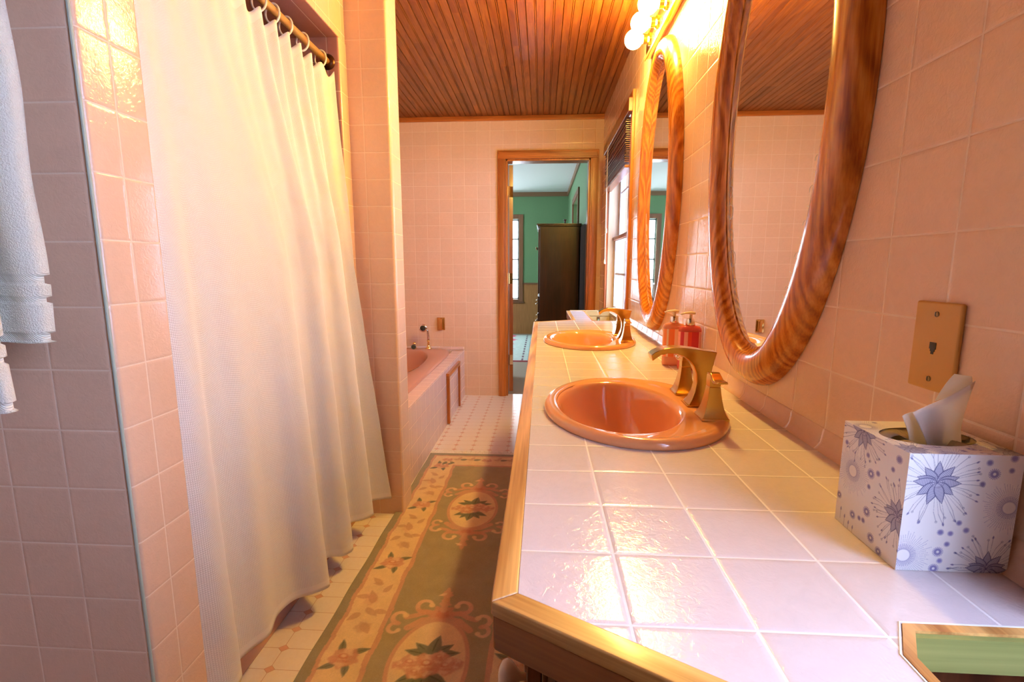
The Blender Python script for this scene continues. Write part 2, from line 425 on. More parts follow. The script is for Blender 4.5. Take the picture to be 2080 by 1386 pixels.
# ---- windows of the bathroom (openings in the right wall)
M_wwhite = plain('white_sash_paint', (.78, .84, .88), .4)
M_jamb = wood('pale_jamb_wood', 'Z', (.50, .36, .20), (.70, .54, .34), rough=.5, coat=0)
def bath_window(name, y0, y1):
    w = empty(name, (W, (y0+y1)/2, 1.4), kind='structure'); z0, z1 = .80, 2.06; c = .045
    part('window_casing', boxes((W-.016, W, y0-c, y0, z0, z1+c), (W-.016, W, y1, y1+c, z0, z1+c), (W-.016, W, y0, y1, z1, z1+c)), M_oakZ, w, bevel=.002)
    part('window_jamb', boxes((W, .60, y0, y0+.012, z0, z1), (W, .60, y1-.012, y1, z0, z1), (W, .60, y0+.012, y1-.012, z1-.012, z1), (W, .60, y0+.012, y1-.012, z0, z0+.02)), M_jamb, w)
    zm = 1.36
    for (za, zb, xa, nm) in ((zm-.02, z1-.012, .575, 'upper_sash'), (z0+.02, zm+.02, .548, 'lower_sash')):
        s = .038
        fr = part(nm, boxes((xa, xa+.025, y0+.012, y0+.012+s, za, zb), (xa, xa+.025, y1-.012-s, y1-.012, za, zb), (xa, xa+.025, y0+.012+s, y1-.012-s, za, za+s), (xa, xa+.025, y0+.012+s, y1-.012-s, zb-s, zb),
                  (xa+.006, xa+.018, (y0+y1)/2-.008, (y0+y1)/2+.008, za+s, zb-s), (xa+.006, xa+.018, y0+.05, y1-.05, (za+zb)/2-.008, (za+zb)/2+.008)), M_wwhite, w, bevel=.002)
        part('window_pane', B(xa+.011, xa+.013, y0+.012+s, y1-.012-s, za+s, zb-s), M_glassy, fr)
    part('meeting_rail', B(.535, .60, y0+.012, y1-.012, zm-.012, zm+.012), M_oakY, w, bevel=.002)
    return w
bath_window('window_1', -.25, .39)
bath_window('window_2', 2.87, 3.80)

# ---- bedroom shell
M_greenwall = plain('green_wall_paint', (.14, .27, .13), .7, noise=.05)
YF = 8.35; XR = .425
bwx0, bwx1, bwz0, bwz1 = -.92, -.40, .60, 1.95
def bedwall(z0, z1, mat, name):
    L_ = []
    for (xa, xb, za, zb) in ((-2.5, bwx0, z0, z1), (bwx1, XR+.1, z0, z1), (bwx0, bwx1, z0, min(z1, bwz0)), (bwx0, bwx1, max(z0, bwz1), z1)):
        if zb > za and xb > xa: L_.append((xa, xb, YF, YF+.1, za, zb))
    return link(name, boxes(*L_), mat, kind='structure')
M_wains = NT('brown_wainscot'); P_ = M_wains.sep(M_wains.pos())
q_ = M_wains.mth('FRACT', M_wains.mth('DIVIDE', P_[0], .045)); gmask = M_wains.mth('LESS_THAN', q_, .09)
M_wains.set(Base_Color=M_wains.mix(M_wains.noise(M_wains.mapv(M_wains.pos(), (60, 60, 5)), 1, 3), (.24, .095, .025), (.46, .21, .065)), Roughness=.5); M_wains.bump(M_wains.mth('SUBTRACT', 1., gmask), 1., .004); M_wains = M_wains.m
bedwall(.88, CEIL, M_greenwall, 'wall_bedroom_far')
bedwall(0, .86, M_wains, 'wall_bedroom_wainscot')
link('trim_wainscot_cap', boxes((bwx1+.055, XR, YF-.02, YF, .86, .885), (-2.5, bwx0-.055, YF-.02, YF, .86, .885)), plain('brown_trim', (.17, .07, .03), .5), kind='structure')
M_btrim = wood('bedroom_brown_trim', 'Z', (.12, .05, .022), (.26, .11, .05), rough=.5)
link('wall_bedroom_right', boxes((XR, .62, YB+.12, 5.9, 0, CEIL), (XR, .62, 6.9, YF, 0, CEIL), (XR, .62, 5.9, 6.9, 0, .9), (XR, .62, 5.9, 6.9, 2.0, CEIL)), M_greenwall, kind='structure')
link('wall_bedroom_left', boxes((-2.62, -2.5, YB+.12, 5.5, 0, CEIL), (-2.62, -2.5, 7.1, YF+.1, 0, CEIL), (-2.62, -2.5, 5.5, 7.1, 0, .75), (-2.62, -2.5, 5.5, 7.1, 2.05, CEIL)), M_greenwall, kind='structure')
link('wall_bedroom_near', boxes((-2.6, DX0-.07, YB+.1201, YB+.125, 0, CEIL), (DX1, XR, YB+.1201, YB+.125, 0, CEIL)), M_greenwall, kind='structure')
link('ceiling_bedroom', B(-2.6, .62, YB+.12, YF+.1, 2.385, CEIL+.05), plain('pale_bedroom_ceiling', (.72, .78, .76), .8), kind='structure')
link('trim_bedroom_crown', boxes((-2.5, XR, YF-.022, YF, 2.315, 2.385), (XR-.022, XR, YB+.13, YF, 2.315, 2.385)), plain('crown_brown', (.22, .12, .06), .5), kind='structure', bevel=.004)
w3 = empty('window_3', ((bwx0+bwx1)/2, YF, 1.27), kind='structure')
part('window_casing', boxes((bwx1, bwx1+.075, YF-.02, YF, bwz0-.04, bwz1+.075), (bwx0-.075, bwx0, YF-.02, YF, bwz0-.04, bwz1+.075), (bwx0, bwx1, YF-.02, YF, bwz1, bwz1+.075), (bwx0-.09, bwx1+.09, YF-.035, YF, bwz0-.06, bwz0-.035), (bwx0, bwx1, YF-.02, YF, bwz0-.035, bwz0)), M_btrim, w3, bevel=.003)
part('window_sash', boxes(*[(bwx0, bwx1, YF+.03, YF+.05, z-.012, z+.012) for z in (.615, .94, 1.28, 1.62, 1.935)], *[(x-.01, x+.01, YF+.03, YF+.05, bwz0, bwz1) for x in (bwx0+.01, (bwx0+bwx1)/2, bwx1-.01)]), plain('grey_sash', (.30, .34, .36), .5), w3)
part('window_pane', B(bwx0, bwx1, YF+.056, YF+.058, bwz0, bwz1), M_glassy, w3)
w4 = empty('window_4', (XR, 6.4, 1.45), kind='structure')
part('window_casing', boxes((XR-.02, XR, 5.83, 5.9, .83, 2.07), (XR-.02, XR, 6.9, 6.97, .83, 2.07), (XR-.02, XR, 5.9, 6.9, 2.0, 2.07), (XR-.03, XR, 5.83, 6.97, .80, .83)), M_btrim, w4, bevel=.003)
part('window_blind', B(XR+.05, XR+.055, 5.9, 6.9, .9, 2.0), plain('cream_shade', (.75, .62, .42), .8), w4)

# ================================================================= VANITY
ZC = .834
def ellipse(cx, cy, rx, ry, n=96): return [(cx+rx*math.cos(2*PI*k/n), cy+ry*math.sin(2*PI*k/n)) for k in range(n)]
SINKS = [(.203, 1.068), (.205, 2.088)]
XI, XS = -.0205, .205              # inner side of the oak edge; aisle side of the end strips
YN0, YN1 = .432, .317              # near clipped corner, start and end
YF0, YF1 = 2.80, 2.925
NE, FE = -.50, 3.56                # ends of the two narrow strips
HX = .300                          # left side of both open bays
outer = [(XI, YN0), (XI, YF0), (XS, YF1), (XS, FE), (HX, FE), (HX, 2.885), (W-.0008, 2.885), (W-.0008, .412), (.330, .412), (.308, .385), (HX, .374), (HX, NE), (XS, NE), (XS, YN1-.0)]
outer = outer[::-1]
outer_ccw = [(XI, YN0), (XS+.0, YN1-.01), (XS, NE), (HX, NE), (HX, .374), (.325, .412), (W-.0008, .412), (W-.0008, 2.885), (HX, 2.885), (HX, FE), (XS, FE), (XS, YF1), (XI, YF0)]
counter = empty('tiled_countertop', (.2, 1.6, .79), 'long pink tiled vanity countertop with oak edging, holding both sinks', 'countertop')
part('tile_surface', PR(outer_ccw, .800, ZC, holes=[ellipse(x-.01, y, .172, .226, 64) for x, y in SINKS]), M_top, counter)
def strip(p, q, w, z0, z1, mp=0, mq=0):
    """board of width w left of the line p->q (both xy), ends mitred by mp / mq along the run"""
    p, q = Vector(p), Vector(q); d = (q-p).normalized(); n = Vector((-d.y, d.x))
    a, b, c, e = p, q, q+n*w+d*mq, p+n*w-d*mp
    bm = bmesh.new(); lo = [bm.verts.new((v.x, v.y, z0)) for v in (a, b, c, e)]; hi = [bm.verts.new((v.x, v.y, z1)) for v in (a, b, c, e)]
    bm.faces.new(lo[::-1]); bm.faces.new(hi)
    for i in range(4): bm.faces.new((lo[i], lo[(i+1)%4], hi[(i+1)%4], hi[i]))
    bmesh.ops.recalc_face_normals(bm, faces=bm.faces); return bm
ew = .0255
def offs(path, w):
    """mitred offset of an open polyline to its left"""
    out = []
    for i, p in enumerate(path):
        p = Vector(p); ds = []
        if i > 0: ds.append((p-Vector(path[i-1])).normalized())
        if i < len(path)-1: ds.append((Vector(path[i+1])-p).normalized())
        ns = [Vector((-d.y, d.x)) for d in ds]
        if len(ns) == 1: out.append(p+ns[0]*w)
        else:
            m = (ns[0]+ns[1]).normalized(); out.append(p+m*(w/m.dot(ns[0])))
    return out
PATH = [(XS, FE), (XS, YF1), (XI, YF0), (XI, YN0), (XS, YN1-.01), (XS, NE)]   # walking so that the aisle is on the right
PATH = PATH[::-1]                                                           # aisle on the left
OUT = offs(PATH, ew)
grains = [M_edgeY, M_edgeX, M_edgeY, M_edgeX, M_edgeY]
def edge_rows(z0, z1, w0, w1, name, mats, bev, label=None):
    A = offs(PATH, w0) if w0 else [Vector(p) for p in PATH]; C = offs(PATH, w1)
    for i in range(len(PATH)-1):
        bm = bmesh.new(); q = [A[i], A[i+1], C[i+1], C[i]]
        # build each rail in its own frame so the grain runs along it
        d = (A[i+1]-A[i]).normalized(); ang = math.atan2(d.y, d.x)
        R = Matrix.Rotation(-ang, 2)
        loc = [R @ (v-A[i]) for v in q]
        lo = [bm.verts.new((v.x, v.y, 0)) for v in loc]; hi = [bm.verts.new((v.x, v.y, z1-z0)) for v in loc]
        bm.faces.new(lo); bm.faces.new(hi[::-1])
        for k in range(4): bm.faces.new((lo[k], lo[(k+1)%4], hi[(k+1)%4], hi[k]))
        bmesh.ops.recalc_face_normals(bm, faces=bm.faces)
        o = link(name, bm, mats, None, bevel=bev)
        o.location = (A[i].x, A[i].y, z0); o.rotation_euler = (0, 0, ang)
        rel(o, counter)
        if label: o['label'] = label
edge_rows(.8195, ZC+.0012, .0002, ew, 'oak_edge', M_edgeX, .002)
edge_rows(.782, .8194, .004, ew-.002, 'oak_skirt', M_skirt, .002, 'brown board under the light oak edge')
# bay trims (thin oak rim lying round each open bay)
def rim(path, w, name):
    A = [Vector(p) for p in path]; C = offs(path, w); bm = bmesh.new()
    for i in range(len(path)-1):
        q = [A[i], A[i+1], C[i+1], C[i]]; lo = [bm.verts.new((v.x, v.y, ZC-.028)) for v in q]; hi = [bm.verts.new((v.x, v.y, ZC+.001)) for v in q]
        bm.faces.new(lo[::-1]); bm.faces.new(hi)
        for k in range(4): bm.faces.new((lo[k], lo[(k+1)%4], hi[(k+1)%4], hi[k]))
    bmesh.ops.recalc_face_normals(bm, faces=bm.faces)
    return part(name, bm, M_edgeY, counter)
rim([(HX+.0004, NE), (HX+.0004, .3742), (.3255, .4116), (W-.001, .4116)][::-1], .009, 'bay_rim')
rim([(W-.001, 2.8854), (HX+.0004, 2.8854), (HX+.0004, FE)][::-1], .009, 'bay_rim')
# white caulk line between tile and rim / oak
bmc = T([(W-.002, .4135, ZC-.0004), (.3245, .4135, ZC-.0004), (HX-.0012, .375, ZC-.0004), (HX-.0012, NE, ZC-.0004)], .0014, seg=6)
part('caulk_line', bmc, plain('white_caulk', (.86, .88, .86), .6), counter)
# --- cabinet
cab = empty('vanity_cabinet', (.25, 1.6, 0), 'long dark-stained vanity cabinet under the pink tiled countertop', 'cabinet')
cx0 = .004
CAB = [(cx0, YN0+.03), (cx0, YF0-.03)]
def panel_between(p, q, z0, z1, th, beads=True):
    """upright panel from p to q (xy) with real vertical beads on its left-hand face"""
    p, q = Vector(p), Vector(q); d = (q-p); ln = d.length; d.normalize(); n = Vector((-d.y, d.x)); bm = bmesh.new()
    xs = []; x = 0
    while x < ln-.001:
        xs += [(x, -.004), (x+.003, 0), (min(ln, x+.035), 0)]; x += .038
    xs.append((ln, -.004))
    if not beads: xs = [(0, 0), (ln, 0)]
    lo, hi = [], []
    for s, o in xs:
        v = p+d*s+n*(o); lo.append(bm.verts.new((v.x, v.y, z0))); hi.append(bm.verts.new((v.x, v.y, z1)))
    bl = []
    for s in (ln, 0):
        v = p+d*s-n*th; bl.append((bm.verts.new((v.x, v.y, z0)), bm.verts.new((v.x, v.y, z1))))
    for i in range(len(lo)-1): bm.faces.new((lo[i], lo[i+1], hi[i+1], hi[i]))
    (a0, a1), (b0, b1) = bl
    bm.faces.new((lo[-1], a0, a1, hi[-1])); bm.faces.new((a0, b0, b1, a1)); bm.faces.new((b0, lo[0], hi[0], b1))
    bm.faces.new(lo+[a0, b0][::1]) if False else bm.faces.new([*lo[::-1], b0, a0]); bm.faces.new([*hi, a1, b1])
    bmesh.ops.recalc_face_normals(bm, faces=bm.faces); return bm
zc0, zc1 = .0, .781
part('end_panel', panel_between((XS+.012, YN1+.012), (cx0+.006, YN0+.018), .09, zc1, .014), M_cab, cab)
part('end_panel', panel_between((cx0+.006, YF0-.018), (XS+.012, YF1-.012), .09, zc1, .014), M_cab, cab)
part('bay_side_panel', panel_between((XS+.012, NE+.02), (XS+.012, YN1), .0, zc1, .014), M_cab, cab)
part('bay_side_panel', panel_between((XS+.012, YF1), (XS+.012, FE-.02), .0, zc1, .014), M_cab, cab)
part('bay_back_panel', B(HX-.06, W-.002, .4145, .426, 0, .7995), M_cab, cab)
part('bay_back_board', B(HX+.0105, W-.002, .3995, .4122, .8005, ZC-.004) if False else B(HX+.02, W-.002, .397, .4022, .800, .8325), M_green, cab, label='pale board under the near end of the tiles')
part('bay_back_panel', B(HX-.06, W-.002, 2.872, 2.884, 0, .7995), M_cab, cab)
part('bay_far_panel', B(HX-.08, W-.002, FE+.004, FE+.018, 0, .795), M_tan, cab)
part('bay_far_rail', B(XS+.0, W-.002, FE+.0005, FE+.024, .797, ZC+.003), M_tan, cab, bevel=.002)
ou = part('outlet_strip', B(.405, .425, FE-.001, FE+.0035, .70, .79), plain('dark_bronze_plate', (.12, .06, .03), .4), cab)
part('green_socket', boxes(*[(.409, .421, FE-.003, FE-.0012, z, z+.014) for z in (.715, .738, .761)]), plain('pale_green_plastic', (.38, .60, .44), .4), ou, label='pale green socket insert')
part('face_frame', boxes((cx0, cx0+.019, YN0+.02, YN0+.065, .09, zc1), (cx0, cx0+.019, YF0-.065, YF0-.02, .09, zc1), (cx0, cx0+.019, YN0+.065, YF0-.065, .735, zc1), (cx0, cx0+.019, YN0+.065, YF0-.065, .09, .13)), M_cab, cab, bevel=.002)
part('toe_kick', B(.06, .075, YN0+.05, YF0-.05, 0, .09), M_cab, cab)
nd = 5; ys = np.linspace(YN0+.045, YF0-.045, nd+1)
M_pinkdoor = wood('cabinet_door_wood', 'Z', (.16, .05, .02), (.36, .13, .06), rough=.35)
M_porc = plain('white_porcelain_knob', (.82, .72, .62), .15)
for i in range(nd):
    y0, y1 = ys[i]+.006, ys[i+1]-.006
    bm = boxes((cx0-.018, cx0-.0005, y0, y1, .135, .765)); 
    box(bm, cx0-.023, cx0-.018, y0+.06, y1-.06, .20, .70)
    d = part('cabinet_door', bm, M_pinkdoor, cab, bevel=.004)
    ky = y0+.035 if i % 2 == 0 else y1-.035
    part('door_knob', L([(.004, 0), (.005, -.008), (.009, -.012), (.016, -.018), (.0185, -.024), (.016, -.030), (.008, -.034), (.001, -.035)], c=(cx0-.018, ky, .66), axis='X', seg=24), M_porc, d, smooth=True, label='white porcelain knob')

# --- sinks
def sink(cx, cy, label):
    n = 128; rg = []
    def el(dx, rx, ry, z): return [(cx+dx+rx*math.cos(2*PI*k/n), cy+ry*math.sin(2*PI*k/n), z) for k in range(n)]
    spec = [(0, .1935, .2505, ZC+.0006), (0, .1955, .2525, ZC+.004), (0, .1945, .2515, ZC+.010), (0, .190, .247, ZC+.0155), (0, .183, .240, ZC+.0182), (0, .175, .232, ZC+.0175), (0, .168, .225, ZC+.0150),
            (-.004, .163, .219, ZC+.0140), (-.030, .138, .203, ZC+.0140), (-.031, .134, .199, ZC+.0125), (-.032, .129, .194, ZC+.007), (-.032, .125, .189, ZC-.004), (-.032, .120, .181, ZC-.030), (-.030, .110, .165, ZC-.070), (-.026, .090, .132, ZC-.105), (-.02, .060, .085, ZC-.124), (-.016, .022, .024, ZC-.131)]
    t = empty('bathroom_sink', (cx, cy, ZC), label, 'sink')
    part('basin', rings_mesh([el(*a) for a in spec], close0=False), M_sink, t, smooth=True)
    part('drain', L([(.001, .002), (.018, .002), (.021, .0005), (.021, -.0015), (.001, -.0015)], c=(cx-.016, cy, ZC-.1295)), M_gold, t, smooth=True, label='round brushed gold drain')
    return t
sink(*SINKS[0], 'peach oval drop-in sink nearest the tissue box')
sink(*SINKS[1], 'peach oval drop-in sink at the far end of the counter')

# --- faucets
def loft4(sts):
    """sts: (inner xz, outer xz, half depth inner, half depth outer) stations lofted in y"""
    return [[(i[0], -h0, i[1]), (o[0], -h1, o[1]), (o[0], h1, o[1]), (i[0], h0, i[1])] for i, o, h0, h1 in sts]
def faucet(cx, cy, label):
    z0 = ZC+.0143
    t = empty('gold_faucet', (cx, cy, z0), label, 'faucet')
    O = lambda rg: [[(cx+a, cy+b, z0+c) for a, b, c in r] for r in rg]
    S = [((-.024, 0), (.017, 0), .023, .021), ((-.0225, .004), (.0165, .004), .023, .021), ((-.016, .014), (.0165, .016), .0185, .019), ((-.009, .032), (.0185, .036), .0150, .017), ((-.0055, .052), (.0215, .060), .0135, .016),
         ((-.0075, .072), (.0255, .086), .0135, .016), ((-.014, .088), (.0300, .108), .0140, .0165), ((-.020, .0965), (.0330, .1205), .0145, .017), ((-.027, .1030), (.006, .1240), .0155, .018), ((-.037, .1105), (-.012, .1270), .0160, .018),
         ((-.052, .1160), (-.036, .1300), .0165, .0185), ((-.070, .1170), (-.063, .1305), .0170, .019), ((-.086, .1135), (-.084, .1270), .0175, .0195), ((-.098, .1045), (-.099, .1200), .0175, .0195), ((-.1035, .1000), (-.1075, .1130), .0175, .0195)]
    part('spout', rings_mesh(O(loft4(S))), M_gold, t, bevel=.0016, seg=3)
    part('spout_base', rings_mesh(O([[(-.027, -.025, .0), (.020, -.025, .0), (.020, .025, .0), (-.027, .025, .0)], [(-.027, -.025, .004), (.020, -.025, .004), (.020, .025, .004), (-.027, .025, .004)]])), M_gold, t, bevel=.001)
    for s in (-1, 1):
        hy = s*.098; hx = .0
        q = lambda h, z: [(hx-h, hy-h, z), (hx+h, hy-h, z), (hx+h, hy+h, z), (hx-h, hy+h, z)]
        h = part('faucet_handle', rings_mesh(O([q(.0265, 0), q(.0265, .0045), q(.0245, .006), q(.0205, .014), q(.0170, .026), q(.0142, .040), q(.0122, .054), q(.0112, .064), q(.0108, .0655), q(.0100, .0665), q(.0108, .0672), q(.0110, .080), q(.0104, .090)])), M_gold, t, bevel=.0012)
        lv = []
        for (d, zz, wd, th) in ((-.012, .086, .0110, .0095), (.004, .0885, .0110, .009), (.014, .0850, .0112, .007), (.024, .0800, .0120, .005), (.034, .0800, .0128, .0045), (.044, .0815, .0120, .0035), (.051, .0825, .0095, .0022)):
            lv.append([(hx-wd+s*0, hy+s*d, zz-th/2), (hx+wd, hy+s*d, zz-th/2), (hx+wd*.86, hy+s*d, zz+th/2+.002), (hx-wd*.86, hy+s*d, zz+th/2+.002)])
        part('lever', rings_mesh(O(lv)), M_gold, h, bevel=.0012)
    return t
faucet(.346, 1.069, 'brushed gold two-handle faucet on the nearer sink, in front of the soap bottles')
faucet(.348, 2.090, 'brushed gold two-handle faucet on the far sink')

# ================================================================= MIRRORS
M_frame = NT('oak_mirror_frame')
def frame_mat():
    m = M_frame; P = m.obj(); s = m.sep(P)
    v = m.mapv(P, (30, 30, 5.5)); 
    wv = m.n('ShaderNodeTexWave', wave_type='BANDS', bands_direction='Y', wave_profile='SIN'); m.put(wv.inputs[0], m.mapv(P, (10, 34, 9))); wv.inputs['Scale'].default_value = .55; wv.inputs['Distortion'].default_value = 14; wv.inputs['Detail'].default_value = 2.5; wv.inputs['Detail Scale'].default_value = .8
    fine = m.noise(m.mapv(P, (300, 300, 16)), 1, 2)
    f = m.mth('ADD', m.mth('MULTIPLY', wv.outputs['Fac'], .20), m.mth('ADD', m.mth('MULTIPLY', m.noise(v, 1, 3), .40), m.mth('MULTIPLY', fine, .34)))
    c = m.ramp(f, [(.28, (.30, .062, .006)), (.5, (.62, .19, .02)), (.72, (.84, .37, .06))])
    m.set(Base_Color=c, Roughness=.26); m.b.inputs['Coat Weight'].default_value = .6; m.b.inputs['Coat Roughness'].default_value = .1; m.bump(f, .12, .0006); return m.m
M_frame = frame_mat()
def mirror(cy, cz, label):
    t = empty('oval_wall_mirror', (W, cy, cz), label, 'mirror')
    ai, bi = .2430, .512; n = 160
    prof = [(-.004, .006), (-.004, .0125), (.0015, .0150), (.0035, .0195), (.0060, .0215), (.0075, .0270), (.013, .0335), (.022, .0365), (.032, .0372), (.043, .0362), (.053, .0322), (.061, .0250), (.0665, .0150), (.0692, .0060), (.0695, .0008), (.060, .0005), (-.004, .0006)]
    prof = [(r*1.19, h*1.14) for r, h in prof]
    rg = [[(W-h, cy+(ai+r)*math.cos(2*PI*k/n), cz+(bi+r)*math.sin(2*PI*k/n)) for k in range(n)] for r, h in prof]
    bm = rings_mesh(rg+[rg[0]], False, False); bmesh.ops.remove_doubles(bm, verts=bm.verts, dist=1e-6)
    for v in bm.verts: v.co -= Vector((W, cy, cz))
    o = link('mirror_frame', bm, M_frame, None, autosmooth=50); o.parent = t
    gl = [[(W-h, cy+(ai-d)*math.cos(2*PI*k/n), cz+(bi-d)*math.sin(2*PI*k/n)) for k in range(n)] for d, h in ((-.003, .0065), (-.003, .0105), (.0, .0118), (.013, .0135), (.0131, .0135))]
    part('mirror_glass', rings_mesh(gl), M_mirror, t)
    # faint etched scrolls along the lower edge
    def curl(bm, cyy, czz, r, a0, turns, flip):
        pts = []
        for k in range(26):
            u = k/25; a = a0+turns*2*PI*u*flip; rr = r*(1-.75*u); pts.append((W-.0137, cyy+rr*math.cos(a), czz+rr*math.sin(a)))
        tube(bm, pts, .0006, seg=5)
    for sgn in (-1, 1):
        bm = bmesh.new()
        for (a, r) in ((-.30, .020), (-.42, .026), (-.56, .022), (-.72, .030), (-.9, .018)):
            th = -PI/2 + sgn*(PI/2 + a) if False else (a if sgn > 0 else PI-a)
            curl(bm, cy+(ai-.034)*math.cos(th), cz+(bi-.036)*math.sin(th), r, th+PI/2, .8, sgn)
        tube(bm, [(W-.0137, cy+sgn*(ai-.030)*math.cos(u), cz+(bi-.030)*math.sin(u)) for u in np.linspace(-.15, -.95, 30)], .0005, seg=5)
        part('etched_scroll', bm, plain('frosted_etching', (.62, .60, .55), .6), t, label='frosted scroll etched near the lower rim')
    return t
mirror(1.126, 1.479, 'large oval oak-framed mirror above the nearer sink')
mirror(2.152, 1.470, 'oval oak-framed mirror beside the window, under the globe lights')

# ================================================================= VANITY LIGHT
M_bulb = bpy.data.materials.new('lit_globe'); M_bulb.use_nodes = True; nt = M_bulb.node_tree; nt.nodes.clear()
em = nt.nodes.new('ShaderNodeEmission'); em.inputs[0].default_value = (*BULB_COL, 1); em.inputs[1].default_value = BULB_STR; oo = nt.nodes.new('ShaderNodeOutputMaterial'); nt.links.new(em.outputs[0], oo.inputs[0])
vl = empty('vanity_light_bar', (W, 2.135, 2.15), 'brass bar light with round bulbs above the far mirror', 'light')
part('backplate', B(W-.030, W-.0005, 1.835, 2.435, 2.098, 2.205), M_brass, vl, bevel=.004)
part('backplate_edge', boxes((W-.034, W-.0305, 1.830, 2.440, 2.092, 2.104), (W-.034, W-.0305, 1.830, 2.440, 2.199, 2.211)), M_oakY, vl)
for i, y in enumerate((1.91, 2.06, 2.21, 2.36)):
    s = part('socket', L([(.026, 0), (.026, -.006), (.020, -.012), (.019, -.030), (.016, -.032), (.001, -.032)], c=(W-.030, y, 2.153), axis='X', seg=28), M_brass, vl, autosmooth=40)
    part('globe_bulb', L([(.012, -.034), (.014, -.036)] + [(.0395*math.sin(a), -.070-.0+(.0395)*math.cos(a)) for a in np.linspace(.40, PI-.02, 22)], c=(W-.030, y, 2.153), axis='X', seg=36), M_bulb, s, smooth=True, label='lit round globe bulb')

# ================================================================= SHOWER CURTAIN
rod = empty('shower_curtain_rod', (-.86, 1.46, 1.958), 'brass shower curtain rod spanning the tiled shower opening', 'curtain rod')
part('rod', T([(-.86, .9135, 1.958), (-.86, 2.0215, 1.958)], .0125, seg=20), plain('satin_brass', (.90, .58, .20), .38, .75), rod, smooth=True)
for y, s in ((.9128, 1), (2.0218, -1)):
    part('rod_flange', L([(.030, 0), (.030, s*.004), (.022, s*.010), (.0165, s*.014), (.0135, s*.014)], c=(-.86, y, 1.958), axis='Y', seg=28), plain('dark_bronze', (.10, .04, .02), .3, .8), rod, smooth=True)
RY = [1.47, 1.546, 1.620, 1.700, 1.814, 1.955]
M_ring = plain('clear_white_plastic', (.88, .84, .78), .2)
lbls = ['white plastic curtain ring on the rod, sixth from the wall flange', 'white plastic curtain ring on the rod, fifth from the wall flange', 'white plastic curtain ring on the rod, fourth from the wall flange', 'white plastic curtain ring on the rod, third from the wall flange', 'white plastic curtain ring on the rod, second from the wall flange', 'white plastic curtain ring on the rod, next to the wall flange']
for y, lb in zip(RY, lbls):
    pts = []
    for k in range(30):
        a = 2*PI*k/30 + .3
        pts.append((-.86+.0195*math.cos(a), y+.010*math.sin(a+.6), 1.945+.033*math.sin(a)))
    tag(link('shower_curtain_ring', T(pts, .0034, seg=8, closed=True), M_ring, smooth=True), lb, 'curtain ring', 'rings on the shower curtain rod')
